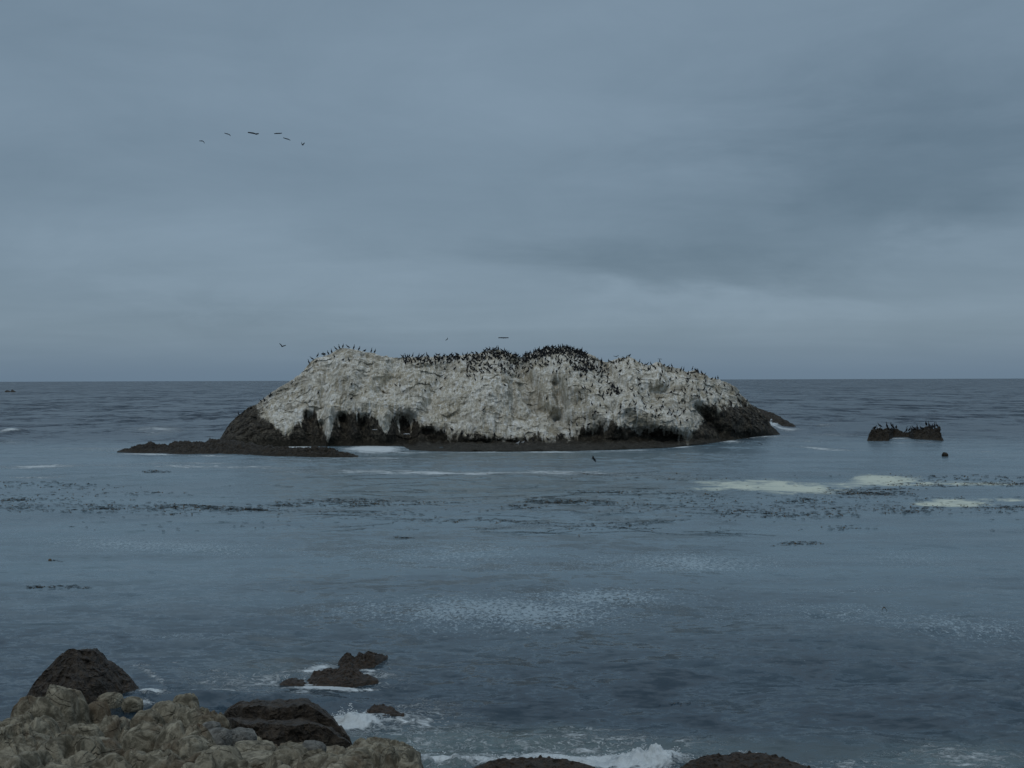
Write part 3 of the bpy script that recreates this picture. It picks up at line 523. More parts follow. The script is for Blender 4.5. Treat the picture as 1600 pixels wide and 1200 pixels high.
def build_outcrop():
    xs = np.arange(-17.5, 0.6, 0.03); ys = np.arange(21.0, 37.6, 0.035)
    Yg, X = np.meshgrid(ys, xs, indexing='ij')
    # plan outline of the outcrop (its seaward edge) traced on the plane
    edge = np.array([ground(px, py, 0.35)[:2] for px, py in ((-260, 1082), (0, 1092), (60, 1098), (140, 1112), (200, 1106), (260, 1094), (315, 1096), (352, 1128), (385, 1158), (440, 1178), (520, 1184), (600, 1184), (655, 1194), (668, 1215), (672, 1300))])
    order = edge
    poly = np.concatenate([order, [[0.2, 10], [-40, 10], [-40, 40]]])
    inside = np.zeros(X.shape, bool); dist = np.full(X.shape, 1e9)
    for (ax, ay), (bx, by) in zip(poly, np.roll(poly, -1, 0)):
        c = ((ay > Yg) != (by > Yg)) & (X < (bx - ax) * (Yg - ay) / (by - ay + 1e-12) + ax); inside ^= c
        vx, vy = bx - ax, by - ay; q = np.clip(((X - ax) * vx + (Yg - ay) * vy) / (vx * vx + vy * vy + 1e-12), 0, 1)
        dist = np.minimum(dist, np.hypot(X - ax - q * vx, Yg - ay - q * vy))
    sdist = np.where(inside, dist, -dist) + 0.12 * fbm(X * 1.5, Yg * 1.5, 0, 3)
    zb = zplane(Yg)
    z = zb - 0.42
    xw, yw = X + 0.22 * fbm(X * 1.5, Yg * 1.5, 0, 4), Yg + 0.22 * fbm(X * 1.5 + 9, Yg * 1.5, 0, 4)
    r = random.Random(5)
    L = [(px, tp, wp, True) for px, tp, wp in LUMPS]
    for px, tp, wp, _ in L:
        k = 30.0 / F * wp; hgt = k * 0.55
        cx, cy = lump_xy(px, tp, hgt); rx = k * 0.55; ry = rx * r.uniform(0.75, 1.15); an = r.uniform(-0.6, 0.6)
        dx_, dy_ = xw - cx, yw - cy; ca, sa = math.cos(an), math.sin(an)
        q = ((dx_ * ca + dy_ * sa) / rx)**2 + ((-dx_ * sa + dy_ * ca) / ry)**2
        dome = zplane(cy) - 0.12 + (hgt + 0.12) * np.clip(1 - q**1.5, 0, 1)**0.62
        for _c in range(4):                                  # flat fracture faces cut off the rounded mass
            th = r.uniform(0, 2 * math.pi); sl = r.uniform(0.35, 1.3)
            dome = np.minimum(dome, zplane(cy) + hgt * r.uniform(0.78, 1.0) + sl * (hgt * 0.25 - 0.55 * (dx_ * math.cos(th) + dy_ * math.sin(th))))
        z = np.where(q < 1, np.maximum(z, dome), z)
    # fill of smaller rounded stones between the big ones
    for sc, am, sd_ in ((0.62, 0.34, 1), (1.6, 0.08, 2)):
        d1, d2, idv, _a, _b = worley(xw * sc, yw * sc * 1.1, sd_)
        cell = am * (0.55 + 0.6 * idv) * np.sqrt(np.clip(1 - (d1 / 0.62)**2, 0, 1)) * sm(d2 - d1, 0.0, 0.25)
        z = np.maximum(z, zb - 0.42 + cell + 0.18 * fbm(X * 0.8, Yg * 0.8, 0, 3))
    z += 0.07 * fbm(X * 1.6, Yg * 1.6, z * 1.6, 5, 0.55) + 0.025 * ridged(X * 4, Yg * 4, z * 5, 4) - 0.03
    for sc, dp in ((0.45, 0.30), (1.2, 0.09)):
        d1, d2, _i, _a, _b = worley((xw * 0.9 + yw * 0.35) * sc, (yw * 0.8 - xw * 0.45) * sc * 1.7, int(sc * 10))
        z += -dp * np.exp(-((d2 - d1) / 0.07)**2) + dp * 0.5 * _i
    z += 0.11 * facets(xw * 0.8, yw * 1.0, 3) + 0.035 * facets(xw * 2.2, yw * 3.0, 4) + 0.0 * facets(xw * 6, yw * 7, 5)
    # joints: long diagonal cracks in the bedrock
    ck = np.abs(vnoise((X * 0.8 + Yg * 0.55) * 1.5, (X * -0.3 + Yg * 0.8) * 0.4, 1.3))
    z -= 0.07 * (1 - sm(ck, 0.0, 0.05))
    z = z + (-2.2 - z * 0.4) * (1 - sm(sdist, -0.55, 0.25))
    me = grid_mesh("granite_outcrop", np.stack([X, Yg, z], -1))
    link("granite_outcrop", me, M_GRAN, "pale lumpy granite outcrop filling the lower left corner of the shore", "rock outcrop")
    return xs, ys, z
OX, OY, OZ = build_outcrop()
def boulder(px, top, wp, hfac, label, mat, seed, tall=1.0):
    k = 30.0 / F * wp; hgt = k * hfac
    cx, cy = lump_xy(px, top, hgt)
    zz = OZ[int(np.clip((cy - OY[0]) / 0.035, 0, len(OY) - 1)), int(np.clip((cx - OX[0]) / 0.03, 0, len(OX) - 1))]
    ztop = float(at(px, top, cy)[2])
    n = 60; th = np.linspace(0, math.pi, n)[:, None]; ph = np.linspace(0, 2 * math.pi, 2 * n)[None, :]
    d = np.stack([np.sin(th) * np.cos(ph), np.sin(th) * np.sin(ph), np.cos(th) + 0 * ph], -1)
    ex = 0.8; d2 = np.sign(d) * np.abs(d)**ex
    rr = 1 + 0.22 * fbm(d[..., 0] * 1.3 + seed * 7, d[..., 1] * 1.3, d[..., 2] * 1.3 + 3, 4) + 0.04 * ridged(d[..., 0] * 5 + seed, d[..., 1] * 5, d[..., 2] * 5, 3)
    rz = k * 0.42 * tall
    P = d2 * rr[..., None] * np.array([k * 0.5, k * 0.45, rz])
    o = link("boulder", grid_mesh("boulder", P), mat, label, "boulder", "loose boulders on the near shore")
    o.location = (cx, cy, ztop - rz * 0.97); o.rotation_euler = (0, random.Random(seed).uniform(-.2, .2), random.Random(seed).uniform(-0.5, 0.5))
for a_ in ((172, 1083, 46, .35, "smooth upright pale boulder below the right foot of the peaked dark rock", M_GRAN, 1, 1.15), (207, 1090, 36, .35, "pale boulder touching the small patch of white surf behind the shore", M_GRAN, 2, 1.0),
           (112, 1113, 28, .3, "small round pale stone in front of the big cracked mound at left", M_GRAN, 3, 1.0), (341, 1141, 46, .35, "rounded grey boulder at the left end of the loose row by the dark flat rock", M_GREY, 4, 1.0),
           (376, 1139, 46, .35, "bluish grey boulder touching the left side of the flat-topped dark rock", M_GREY, 5, .9), (397, 1160, 58, .32, "pale oval boulder, palest of the loose row beside the dark flat rock", M_GRAN, 6, .7),
           (402, 1176, 50, .28, "thin flat pale stone lying just below the pale oval boulder", M_GRAN, 7, .5), (404, 1183, 60, .3, "low pale boulder at the bottom edge below the thin flat stone", M_GRAN, 8, .7),
           (489, 1158, 34, .35, "small grooved grey boulder against the lower right of the flat dark rock", M_GREY, 9, .9), (562, 1170, 46, .35, "yellowish wedge-shaped boulder second from the outcrop's right tip", M_GRAN, 10, 1.0),
           (628, 1171, 52, .35, "rough dark-pitted boulder at the outcrop's right tip above the foam", M_GRAN, 11, .95), (330, 1128, 30, .3, "small dark-shadowed stone wedged below the outcrop's crest", M_GREY, 12, .8)):
    boulder(*a_)
def build_shore():
    xs = np.linspace(-60, 60, 200); ys = np.linspace(-30, 22.5, 110)
    Yg, X = np.meshgrid(ys, xs, indexing='ij')
    z = 7.7 - 0.30 * np.clip(Yg + 1, 0, 99)**1.12 + 0.5 * fbm(X / 3, Yg / 3, 0, 4) + 0.25 * ridged(X, Yg, 0.3, 3)
    z = np.minimum(z, 7.8)
    z = np.where((Yg > 12) & (X > -1), np.minimum(z, 9.5 - 0.42 * Yg), z)
    z = np.where(Yg > 20, z - (Yg - 20) * 0.8, z)
    link("shore", grid_mesh("shore", np.stack([X, Yg, z], -1)), M_GRAN, kind="structure")
build_shore()

# ------------------------------------------------------------------ kelp on the water, spray over the surf
def pieces(name, V, Fc, mat, kind, label, cat):
    return link(name, poly_mesh(name, V, Fc, False), mat, label, cat, None, kind)
def build_kelp():
    r = random.Random(21); V = []; Fc = []
    def blade(x, y, L, wd, hgt, an):
        zs = sea_z(x, y) + 0.01
        ca, sa = math.cos(an), math.sin(an); b = len(V); n = 4
        for i in range(n + 1):
            q = i / n; ww = wd * (0.25 + math.sin(math.pi * q) * 0.75); zz = 0.015 + hgt * math.sin(math.pi * q) * r.uniform(.7, 1.1)
            for sgn in (-1, 1):
                lx, ly = (q - 0.5) * L, sgn * ww / 2
                V.append((x + lx * ca - ly * sa, y + lx * sa + ly * ca, zs + zz * (1.0 if sgn < 0 else 0.5)))
        for i in range(n):
            k = b + 2 * i; Fc.append((k, k + 1, k + 3, k + 2))
        # underside so that the blade has some body
        V.append((x - L * 0.4 * ca, y - L * 0.4 * sa, zs - 0.04)); V.append((x + L * 0.4 * ca, y + L * 0.4 * sa, zs - 0.04)); Fc.append((b, b + 2 * n, b + 2 * n + 2, b + 2 * n + 1))
    def bulb(x, y, rad):
        b = len(V); zs = sea_z(x, y)
        for k in range(6): V.append((x + rad * math.cos(k * math.pi / 3), y + rad * math.sin(k * math.pi / 3), zs + rad * 0.3))
        V.append((x, y, zs + rad * 1.1)); V.append((x, y, zs - rad))
        for k in range(6): Fc.append((b + k, b + (k + 1) % 6, b + 6)); Fc.append((b + (k + 1) % 6, b + k, b + 7))
    bands = [(-60, 140, 752, 762, 110, 5), (-60, 250, 768, 786, 170, 7), (-60, 210, 789, 800, 220, 5), (0, 60, 781, 785, 60, 2), (150, 165, 792, 796, 25, 1), (165, 270, 790, 796, 70, 2), (240, 330, 783, 806, 60, 6), (265, 335, 786, 793, 90, 3), (315, 420, 788, 798, 120, 4), (360, 410, 793, 797, 60, 2), (400, 560, 782, 800, 90, 6), (430, 450, 785, 789, 30, 2), (480, 600, 777, 788, 170, 4), (560, 730, 780, 790, 100, 4),
             (500, 760, 796, 812, 50, 8), (640, 830, 808, 818, 60, 4), (820, 850, 776, 782, 50, 2), (850, 960, 780, 786, 170, 2.2), (800, 850, 788, 793, 40, 2), (910, 1000, 767, 771, 60, 2), (1000, 1110, 770, 778, 40, 4), (990, 1600, 774, 800, 420, 14), (1080, 1260, 795, 810, 150, 6), (1230, 1290, 778, 785, 70, 3), (1300, 1420, 764, 773, 220, 4), (1330, 1380, 769, 773, 70, 2), (1400, 1660, 744, 760, 240, 7), (1540, 1660, 754, 760, 120, 3), (1400, 1460, 792, 802, 70, 4),
             (1530, 1640, 790, 802, 120, 4), (1230, 1330, 800, 808, 60, 3), (1300, 1360, 820, 826, 30, 2), (1238, 1275, 849, 853, 60, 1.5), (618, 634, 840, 844, 20, 1), (870, 1030, 815, 830, 60, 5), (50, 76, 918.5, 920, 34, .5), (96, 112, 918.5, 920, 20, .5), (130, 140, 920.5, 922, 10, .5), (76, 82, 874, 877, 6, 1), (222, 250, 737, 739, 30, .5), (965, 978, 935, 940, 10, 1.5), (1108, 1124, 829, 833, 6, 1), (1050, 1110, 1092, 1104, 9, 3), (0, 1600, 740, 830, 260, 30)]
    for x0, x1, y0, y1, n, wob in bands:
        nc = max(1, n // 5); cl = [(r.uniform(x0, x1), r.uniform(y0, y1)) for _ in range(nc)]
        for _ in range(int(n * 1.15)):
            cx, cy = r.choice(cl)
            px = cx + r.gauss(0, 0.08 * (x1 - x0) + 8); py = min(max(cy + r.gauss(0, 1.0), y0 - 2), y1 + 2)
            g = ground(px, py); sc = (g[1] / 95.0)
            if r.random() < 0.2: bulb(g[0], g[1], 0.055 * sc * r.uniform(.7, 1.3))
            else: blade(g[0], g[1], sc * r.uniform(0.12, 0.55), sc * r.uniform(.04, .11), sc * r.uniform(.015, .05), r.gauss(0, 0.5))
    # long trailing stipes lying across the calm water
    for _ in range(70):
        px, py = r.uniform(430, 1100), r.uniform(738, 835)
        g = ground(px, py); x, y, an = g[0], g[1], r.gauss(0.0, 0.25)
        for k in range(r.randint(4, 10)):
            blade(x, y, 0.75, 0.06, 0.02, an); x += 0.6 * math.cos(an); y += 0.6 * math.sin(an); an += r.gauss(0, 0.25)
    pieces("kelp_bed", V, Fc, M_KELP, "stuff", "brown kelp floating in broken bands across the calm water before the white rock", "kelp")
    # arched stalk breaking the surface at right
    g = ground(1382, 958); V = []; Fc = []; k = g[1] / F
    arc = [(-5, -3, .9), (-4.6, 3, .9), (-3.4, 7.2, .9), (-1.6, 9.4, .9), (0.4, 8.4, .8), (2.6, 5.4, .7), (5.0, 2.4, .6), (7.5, -2, .5)]
    for ax, az_, rad in arc:
        for j in range(6):
            V.append(((ax + 0.4) * k, rad * k * math.sin(j * math.pi / 3), az_ * k + rad * k * math.cos(j * math.pi / 3)))
    for i in range(len(arc) - 1):
        for j in range(6): Fc.append((i * 6 + j, i * 6 + (j + 1) % 6, i * 6 + 6 + (j + 1) % 6, i * 6 + 6 + j))
    o = link("kelp_stalk", poly_mesh("kelp_stalk", V, Fc), M_KELP, "dark arched kelp stalk sticking out of the water at right", "kelp stalk"); o.location = g
build_kelp()
blob_rock("kelp_float", 78, 876.5, 5, 3.6, M_KELP, "small dark round kelp float alone on the water at far left", "kelp float", 0.3, 5, 0.1)

def build_spray():
    r = random.Random(4); V = []; Fc = []
    O = [(1, 0, 0), (-1, 0, 0), (0, 1, 0), (0, -1, 0), (0, 0, 1), (0, 0, -1)]; OF = [(0, 2, 4), (2, 1, 4), (1, 3, 4), (3, 0, 4), (2, 0, 5), (1, 2, 5), (3, 1, 5), (0, 3, 5)]
    for cx, cy, sx, sz, n in ((1015, 1184, 26, 0.36, 500), (1060, 1186, 20, 0.26, 160), (960, 1186, 30, 0.24, 160), (870, 1187, 80, 0.18, 240), (740, 1187, 60, 0.15, 160), (548, 1124, 22, 0.38, 420), (572, 1126, 16, 0.28, 160), (1165, 1183, 20, 0.30, 160), (1205, 668.5, 9, 1.6, 220), (645, 1176, 30, 0.12, 100), (330, 1089, 90, 0.12, 140), (235, 1094, 18, 0.16, 100)):
        g0 = ground(cx, cy); sc = g0[1] / 31.0
        for _ in range(n):
            dxp = max(-2.4, min(2.4, r.gauss(0, 0.8))); g = ground(cx + dxp * sx, cy + r.uniform(-2, 2))
            zz = sz * (0.05 + 1.0 * math.exp(-dxp * dxp * 0.7) * (r.random()**0.8)) * (0.75 + 0.5 * float(vnoise(dxp * 3.0, cx, 0.0)))
            rad = r.choice((0.006, 0.008, 0.012, 0.020)) * (1 - 0.4 * r.random()) * max(sc, 1)**0.8; b = len(V)
            for ox, oy, oz in O: V.append((g[0] + ox * rad * r.uniform(.7, 1.5), g[1] + oy * rad, zz + oz * rad * r.uniform(.7, 1.2)))
            for f in OF: Fc.append(tuple(b + i for i in f))
    pieces("sea_spray", V, Fc, M_SPRAY, "stuff", "white spray thrown up where waves break on the rocks", "spray")
build_spray()

# ------------------------------------------------------------------ birds
def loft(path, sides=10):
    """path of (x, z, half width, half height): one closed surface swept in the xz plane; +x is forward"""
    V = []; Fc = []
    P = np.array(path, float); n = len(P)
    tg = np.gradient(P[:, :2], axis=0); tg /= np.linalg.norm(tg, axis=1)[:, None] + 1e-9
    for i in range(n):
        nx, nz_ = -tg[i, 1], tg[i, 0]
        for j in range(sides):
            a_ = 2 * math.pi * j / sides
            V.append((P[i, 0] + nx * P[i, 3] * math.cos(a_), P[i, 2] * math.sin(a_), P[i, 1] + nz_ * P[i, 3] * math.cos(a_)))
    for i in range(n - 1):
        for j in range(sides): Fc.append((i * sides + j, i * sides + (j + 1) % sides, (i + 1) * sides + (j + 1) % sides, (i + 1) * sides + j))
    Fc.append(tuple(reversed(range(sides)))); Fc.append(tuple(range((n - 1) * sides, n * sides)))
    return V, Fc
def add(V, Fc, V2, F2):
    b = len(V); V += V2; Fc += [tuple(b + i for i in f) for f in F2]
def plate(outline, th):
    """thick plate through 3D outline points"""
    n = len(outline); V = [(x, y, z + th) for x, y, z in outline] + [(x, y, z - th) for x, y, z in outline]
    F_ = [tuple(range(n)), tuple(reversed(range(n, 2 * n)))] + [(i, n + i, n + (i + 1) % n, (i + 1) % n) for i in range(n)]
    return V, F_
def legs(V, Fc, x=0.0):
    for sy in (-0.05, 0.05):
        v, f = loft([(x, 0.16, .014, .014), (x + 0.01, 0.02, .010, .010)], 6); v = [(a_, b_ + sy, c_) for a_, b_, c_ in v]; add(V, Fc, v, f)
        add(V, Fc, *plate([(x - .02, sy, .012), (x + .09, sy - .035, .010), (x + .11, sy, .010), (x + .09, sy + .035, .010)], .008))
def folded_wings(V, Fc, pts):
    for s_ in (-1, 1):
        add(V, Fc, *plate([(x, s_ * y, z) for x, y, z in pts], .012))
def standing(kind):
    if kind == 0:   # upright, neck straight
        body = [(-.24, .06, .03, .008), (-.17, .14, .06, .025), (-.10, .22, .085, .075), (-.04, .32, .10, .10), (0.0, .42, .092, .095), (.02, .50, .06, .065), (.025, .58, .036, .040), (.03, .66, .030, .034), (.05, .72, .034, .038), (.09, .745, .026, .028), (.13, .75, .012, .013), (.19, .745, .006, .006)]
    elif kind == 1: # neck in an S, looking back
        body = [(-.26, .08, .03, .008), (-.18, .15, .06, .025), (-.11, .22, .085, .075), (-.04, .30, .10, .10), (.02, .38, .095, .09), (.08, .45, .055, .055), (.10, .52, .036, .040), (.06, .58, .030, .034), (.05, .635, .034, .036), (.09, .665, .028, .030), (.13, .665, .012, .013), (.19, .655, .006, .006)]
    elif kind == 2: # hunched / sitting on its nest
        body = [(-.32, .16, .03, .010), (-.22, .18, .07, .035), (-.12, .20, .10, .08), (0, .22, .115, .105), (.10, .27, .095, .09), (.16, .34, .055, .055), (.165, .41, .038, .040), (.18, .46, .036, .036), (.22, .475, .024, .026), (.27, .47, .008, .009), (.31, .465, .005, .005)]
    elif kind == 3: # leaning forward
        body = [(-.30, .12, .03, .008), (-.20, .19, .06, .03), (-.11, .25, .09, .075), (0, .31, .10, .10), (.10, .37, .085, .085), (.18, .44, .05, .05), (.23, .52, .034, .036), (.26, .58, .034, .036), (.31, .60, .026, .028), (.35, .60, .011, .012), (.41, .59, .006, .006)]
    else:           # wings held out to dry
        body = [(-.22, .08, .03, .008), (-.15, .16, .06, .025), (-.09, .24, .085, .075), (-.03, .34, .10, .10), (.02, .43, .09, .09), (.05, .51, .055, .055), (.06, .58, .034, .038), (.07, .64, .034, .036), (.11, .665, .026, .028), (.15, .665, .012, .013), (.21, .66, .006, .006)]
    V, Fc = loft(body)
    legs(V, Fc, -.04 if kind != 2 else 0)
    if kind == 4:
        for s_ in (-1, 1):
            add(V, Fc, *plate([(.02, s_ * .06, .44), (.03, s_ * .28, .52), (.02, s_ * .46, .47), (-.02, s_ * .55, .34), (-.05, s_ * .42, .30), (-.06, s_ * .24, .27), (-.06, s_ * .07, .30)], .012))
    elif kind in (0, 1):
        folded_wings(V, Fc, [(.03, .085, .46), (.0, .115, .36), (-.10, .10, .20), (-.20, .05, .10), (-.14, .085, .28), (-.05, .095, .42)])
    else:
        folded_wings(V, Fc, [(.12, .085, .33), (.04, .12, .30), (-.14, .10, .18), (-.30, .05, .15), (-.14, .09, .26), (0, .09, .36)])
    return poly_mesh("cormorant", V, Fc)
CORM = [standing(k) for k in range(5)]
for m_ in CORM: m_.materials.append(M_BIRD)

def surf_point(P, pxs, px, frac):
    j = int(np.clip(np.searchsorted(pxs, px), 0, len(pxs) - 1)); i = int(np.clip(round(frac * (P.shape[0] - 1)), 0, P.shape[0] - 1))
    return P[i, j]
def isle_at(px, py):
    t_, w_ = pl(px, ISLE_TOP), pl(px, ISLE_WATER)
    return surf_point(IP, IPX, px, np.clip((w_ - py) / (w_ - t_), 0, 1))
RB = random.Random(77)
GROUPS = {}
def bird(p, kind, label, group, scale=None, rot=None):
    o = bpy.data.objects.new("cormorant", CORM[kind]); COL.objects.link(o)
    sc = scale or RB.uniform(0.84, 1.06)
    o.location = (p[0], p[1], p[2] - 0.03); o.rotation_euler = (0, RB.uniform(-.08, .08), rot if rot is not None else RB.choice((0, math.pi)) + RB.gauss(0, 0.7)); o.scale = (sc,) * 3
    o['label'] = label; o['category'] = 'cormorant'; o['group'] = group
    return o
NB = 0
ORD = ["first", "second", "third", "fourth", "fifth", "sixth", "seventh", "eighth", "ninth", "tenth", "eleventh", "twelfth", "thirteenth", "fourteenth", "fifteenth", "sixteenth", "seventeenth"]
G1 = "cormorants on the left summit of the white rock"
POSE = ["upright", "upright with bent neck", "hunched", "leaning forward", "with wings spread"]
# skyline birds on the left summit
for i, (px, k) in enumerate(((482, 0), (488, 3), (496, 1), (505, 4), (512, 1), (518, 0), (524, 3), (529, 0), (536, 1), (544, 3), (553, 0), (561, 1), (570, 2), (581, 0), (586, 1))):
    bird(isle_at(px, 0), k, f"{POSE[k]} cormorant, {ORD[i]} from left on the left summit skyline", G1, 1.08); NB += 1
for px, py, k, lab in ((522, 561, 0, "cormorant just below the skyline at the left shoulder of the left summit"), (535, 566, 2, "hunched cormorant on the bare slope under the left summit, leftmost of two"), (545, 565, 0, "cormorant on the bare slope under the left summit, rightmost of two"), (494, 568, 2, "crouching cormorant beside the upper left edge of the white rock"),
    (497, 618, 0, "lone cormorant low on the left slope of the white rock"), (372, 650, 0, "single cormorant on the dark left shoulder near the waterline"), (618, 607, 3, "left one of two cormorants on the ledge right of the left summit"), (624, 608, 0, "right one of two cormorants on the ledge right of the left summit"), (548, 603, 2, "hunched cormorant on a small ledge in the middle of the left slope"), (549, 626, 2, "crouched cormorant beside a pale patch on the left slope"),
    (742, 595, 0, "left of two upright cormorants alone below the dense middle flock"), (753, 596, 0, "right of two upright cormorants alone below the dense middle flock"), (755, 645, 3, "lone cormorant low on the middle of the white face")):
    bird(isle_at(px, py), k, lab, G1 if px < 700 else "cormorants scattered on the middle of the white rock"); NB += 1
# small double-humped rock at right
G2 = "cormorants on the small double-humped rock"
xs2 = ((1367, 2), (1374, 3), (1386, 0), (1392, 1), (1396, 0), (1401, 2), (1417, 0), (1421, 1), (1427, 2), (1431, 3), (1434, 0), (1440, 2), (1446, 1), (1452, 0), (1456, 4), (1459, 0), (1464, 1))
for i, (px, k) in enumerate(xs2):
    hump = "left hump" if px < 1410 else "right hump"
    jj = i if px < 1410 else i - 6
    q = surf_point(TP, TPX, px, 1.0)
    bird(q, k, f"{POSE[k]} cormorant, {ORD[jj]} from left on {hump} of small dark rock", G2, 1.4); NB += 1

def scatter(n, px0, px1, d0, d1, dens=None, mind=2.2):
    """points on the island: px range, pixels below the ridge line"""
    out_ = []; tries = 0
    while len(out_) < n and tries < n * 40:
        tries += 1
        px = RB.uniform(px0, px1); dd = d0 + (d1 - d0) * RB.random()**1.25
        py = pl(px, ISLE_TOP) + dd
        if dens and RB.random() > dens(px, dd): continue
        if any(abs(px - a_) < mind and abs(py - b_) < mind for a_, b_ in out_): continue
        out_.append((px, float(py)))
    return out_
flock = []
L_mid = "black cormorant packed in the dense flock along the middle crest of the white rock"
L_top = "black cormorant packed in the dense flock on the highest, right-hand summit"
L_band = "black cormorant in the dark band of birds trailing down right from the highest summit"
L_right = "black cormorant on the bumpy crest right of the highest summit"
L_slope = "black cormorant scattered over the white slope below the right-hand crest"
L_low = "black cormorant perched on the lower right white apron just above the dark rock"
for n, x0, x1, d0, d1, lab, grp, md in ((200, 628, 812, 0, 13, L_mid, "dense flock on the middle crest", 1.3), (105, 730, 812, 6, 36, L_mid, "dense flock on the middle crest", 2.2), (190, 816, 918, 0, 12, L_top, "dense flock on the highest summit", 1.2), (85, 818, 930, 8, 30, L_top, "dense flock on the highest summit", 2.4)):
    for px, py in scatter(n, x0, x1, d0, d1, None, md): flock.append((px, py, lab, grp))
def line_pts(n, pts, wd):
    for _ in range(n):
        k = RB.random() * (len(pts) - 1); i = int(k); f = k - i
        yield pts[i][0] + (pts[i + 1][0] - pts[i][0]) * f + RB.gauss(0, wd), pts[i][1] + (pts[i + 1][1] - pts[i][1]) * f + RB.gauss(0, wd * 0.8)
for px, py in line_pts(70, [(885, 572), (905, 580), (925, 576), (940, 590)], 6): flock.append((px, max(py, pl(px, ISLE_TOP) + 2), L_band, "birds trailing down from the highest summit"))
for px, py in line_pts(22, [(953, 600), (958, 612), (965, 616)], 3): flock.append((px, py, L_band, "birds trailing down from the highest summit"))
indiv = []
for px, py in scatter(46, 926, 1112, 0, 10, None, 2.6): indiv.append((px, py, L_right, "birds on the right crest"))
for px in (1084, 1089, 1092, 1096, 1114, 1118, 1121): indiv.append((px, float(pl(px, ISLE_TOP)), L_right, "birds on the right crest"))
for px, py in scatter(78, 930, 1130, 8, 62, None, 4.0): indiv.append((px, py, L_slope, "birds scattered on the right slope"))
for px, py in scatter(22, 1120, 1178, 4, 40, None, 5): indiv.append((px, py, L_slope, "birds scattered on the right slope"))
for px, py in ((872, 577), (869, 583), (863, 586), (883, 580), (887, 586), (906, 617), (910, 611), (913, 610), (922, 614), (925, 607), (934, 618), (935, 610), (942, 619), (946, 614), (910, 627), (856, 625), (883, 595), (917, 596), (984, 614), (1006, 622), (1005, 609)): indiv.append((px, py, "black cormorant on the pale slope below the highest summit", "birds below the highest summit"))
for px, py in line_pts(46, [(880, 678), (960, 640), (1020, 645), (1070, 655)], 9): indiv.append((px, py, L_low, "birds on the lower right apron"))
for px, py in scatter(16, 640, 860, 14, 60, None, 8): indiv.append((px, py, 'black cormorant scattered below the dense middle flock on the white face', 'birds scattered on the middle face'))
for px, py in line_pts(14, [(680, 676), (720, 680), (800, 690), (890, 685)], 3): indiv.append((px, py, "black cormorant standing along the foot of the white face above the dark ledge", "birds along the foot of the rock"))
for px, py in line_pts(7, [(390, 640), (430, 616), (465, 592)], 2): indiv.append((px, max(py, float(pl(px, ISLE_TOP))), "black cormorant on the sloping left edge of the white rock", "birds on the left edge"))
RB.shuffle(flock)
for px, py, lab, grp in indiv:
    bird(isle_at(px, py), RB.choice((0, 0, 1, 1, 2, 3, 3)), lab, grp); NB += 1
flock.sort(key=lambda f: isle_at(f[0], f[1])[1])
room = max(0, 296 - NB)
for px, py, lab, grp in flock[:room]:
    bird(isle_at(px, py), RB.choice((0, 0, 1, 2, 2, 3, 3, 4)), lab, grp)
V = []; Fc = []
for px, py, lab, grp in flock[room:]:
    m_ = CORM[RB.choice((0, 1, 2, 2, 3))]; p = isle_at(px, py); an = RB.choice((0, math.pi)) + RB.gauss(0, .7); sc = RB.uniform(.84, 1.06); ca, sa = math.cos(an) * sc, math.sin(an) * sc
    V2 = [(p[0] + v.co.x * ca - v.co.y * sa, p[1] + v.co.x * sa + v.co.y * ca, p[2] - 0.03 + v.co.z * sc) for v in m_.vertices]
    add(V, Fc, V2, [tuple(f.vertices) for f in m_.polygons])
if V: link("cormorant_flock", poly_mesh("cormorant_flock", V, Fc), M_BIRD, "mass of black cormorants behind the front birds on the two highest crests", "bird flock", kind="stuff")

def flyer(px, py, Y, span_px, heading, bank, pose, label, mat=M_BIRD, group=None, name="seabird", up=0.0):
    """bird in flight: continuous body plus two thick, tapering, jointed wings"""
    k = Y / F; span = 1.12 * span_px * k; s_ = span / 2.0
    V, Fc = loft([(-.40, 0, .05, .008), (-.28, 0, .05, .02), (-.18, 0, .06, .05), (-.02, 0, .075, .07), (.12, .0, .06, .055), (.22, .01, .03, .032), (.34, .02, .024, .026), (.42, .03, .03, .032), (.47, .025, .016, .016), (.56, .015, .005, .005)])
    sb = s_ / 0.85
    V = [(x * sb, y * sb * 1.5, z * sb * 1.5) for x, y, z in V]
    for side, (in_up, out_up) in zip((-1, 1), pose):
        a0, a1 = math.radians(in_up), math.radians(out_up)
        m1 = (0.45 * s_ * math.cos(a0), 0.45 * s_ * math.sin(a0)); m2 = (m1[0] + 0.55 * s_ * math.cos(a1), m1[1] + 0.55 * s_ * math.sin(a1))
        root = 0.03 * s_
        add(V, Fc, *plate([(.13 * sb, side * root, .03 * sb), (.19 * sb, side * m1[0], m1[1]), (-.15 * sb, side * m1[0], m1[1]), (-.16 * sb, side * root, .02 * sb)], .080 * sb))
        add(V, Fc, *plate([(.17 * sb, side * m1[0], m1[1]), (.06 * sb, side * (m1[0] * .4 + m2[0] * .6), m1[1] * .4 + m2[1] * .6), (-.06 * sb, side * m2[0], m2[1]), (-.12 * sb, side * (m1[0] * .3 + m2[0] * .7), m1[1] * .3 + m2[1] * .7), (-.15 * sb, side * m1[0], m1[1])], .070 * sb))
    o = link(name, poly_mesh(name, V, Fc), mat, label, "bird", group)
    o.location = at(px, py, Y)
    o.rotation_euler = (math.radians(bank), 0, math.radians(heading))
    return o
G3 = "line of six birds flying high at left"
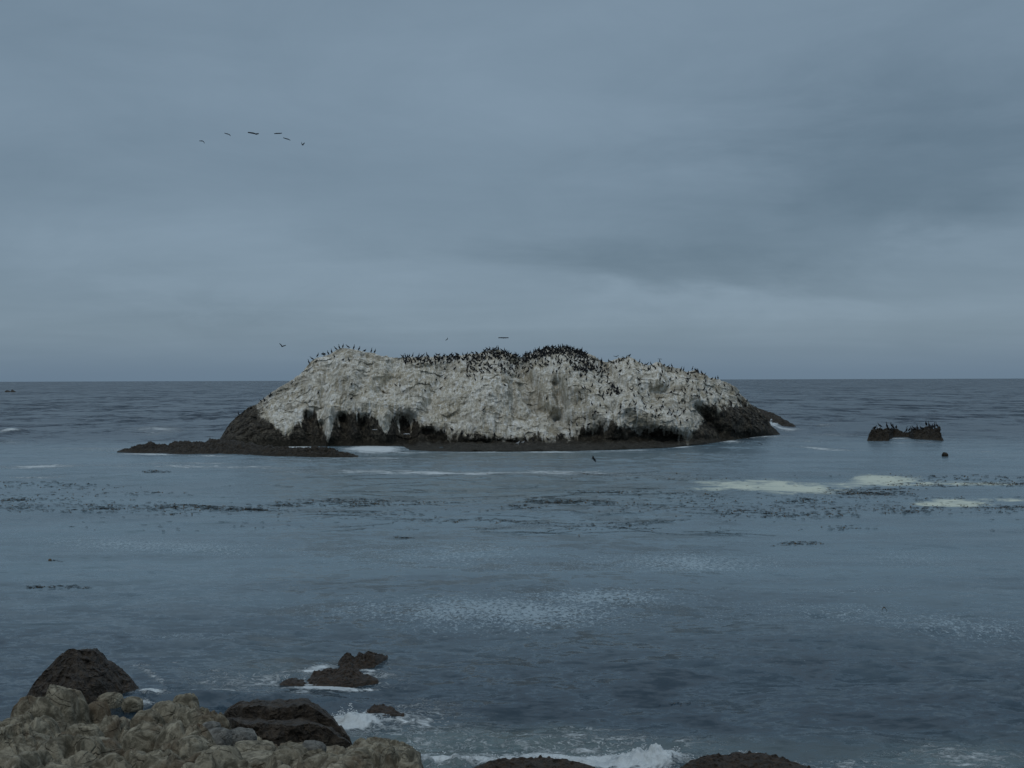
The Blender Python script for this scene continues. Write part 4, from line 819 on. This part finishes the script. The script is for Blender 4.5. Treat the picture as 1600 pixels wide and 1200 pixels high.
# heading 90 = flying away from the camera (wings across the view); the first wing of a pose is the one on the right when heading away
flyer(316.5, 220.3, 150, 9.5, 80, 0, ((-35, -60), (4, 2)), "last and lowest-left bird of the flying line, at its left end", group=G3)
flyer(356, 209.5, 150, 10.5, 80, 12, ((-8, -35), (4, 8)), "flying bird second from the left of the high line, right wing drooping", group=G3)
flyer(396, 208.3, 150, 16, 85, 6, ((-12, 12), (6, 2)), "widest-winged flying bird, third from the left in the high line", group=G3)
flyer(434.5, 208.6, 150, 11, 95, -3, ((2, 4), (4, -6)), "flat-winged flying bird, fourth from the left in the high line", group=G3)
flyer(448.3, 217.2, 150, 11, 85, 12, ((2, -22), (8, 8)), "tilted flying bird just below the fourth in the high line", group=G3)
flyer(472.7, 226.6, 150, 9.5, 70, -5, ((40, 25), (62, 85)), "rightmost bird of the flying line, wings raised in a V", group=G3)
flyer(441, 541.5, 165, 12, 75, 0, ((22, 12), (52, 45)), "bird flying with raised wings left of the left summit")
flyer(698.5, 530.5, 175, 6, 60, -30, ((30, 40), (20, -30)), "small bird flying above the middle crest")
flyer(786.5, 528.0, 165, 14.5, 100, 0, ((3, 2), (5, -2)), "broad-winged bird gliding just above the notch between the crests")
flyer(963, 557.5, 178, 8, 80, 0, ((35, 30), (20, 15)), "bird with wings up, landing on the crest right of the highest summit")
flyer(1031, 561.0, 178, 6, 90, 5, ((8, -8), (8, -8)), "small bird gliding low over the right crest")
flyer(928, 717.6, 125, 13.5, 150, 34, ((4, -4), (10, 22)), "dark bird flying low over the water in front of the white rock", name="seabird")
flyer(1188, 693.6, 150, 7, 100, 20, ((5, 0), (10, 5)), "dark bird skimming the water by the right foot of the white rock")
flyer(635.5, 678.2, 152, 9, 85, 0, ((14, -14), (14, -14)), "white gull gliding before the dark cave at the rock's foot", M_GULL, name="gull")
flyer(585.5, 671.5, 152, 7, 85, 0, ((5, 0), (8, -4)), "small white gull gliding left of the other, before the dark cliff foot", M_GULL, name="gull")
def gull(p, label, sc=0.7):
    V, Fc = loft([(-.26, .16, .03, .010), (-.18, .18, .06, .04), (-.08, .19, .085, .075), (.03, .22, .085, .08), (.10, .28, .055, .055), (.12, .34, .04, .045), (.15, .375, .04, .042), (.19, .37, .018, .018), (.24, .365, .006, .006)])
    legs(V, Fc, 0.0); folded_wings(V, Fc, [(.08, .075, .27), (.0, .09, .24), (-.16, .07, .19), (-.32, .03, .18), (-.14, .07, .25), (0, .075, .28)])
    o = link("gull", poly_mesh("gull", V, Fc), M_GULL, label, "gull"); o.location = (p[0], p[1] - 0.1, p[2]); o.scale = (sc,) * 3
gull(surf_point(TP, TPX, 1372, 0.9), "white gull standing on the left hump of the small dark rock", 1.0)
gull(isle_at(809, 698), "white gull standing on the dark ledge at the rock's foot, near the middle", 1.2)
gull(isle_at(817, 693), "white gull standing just above and right of the other on the dark ledge", 1.0)
print("birds individually:", NB + min(room, len(flock)), "in flock:", max(0, len(flock) - room))
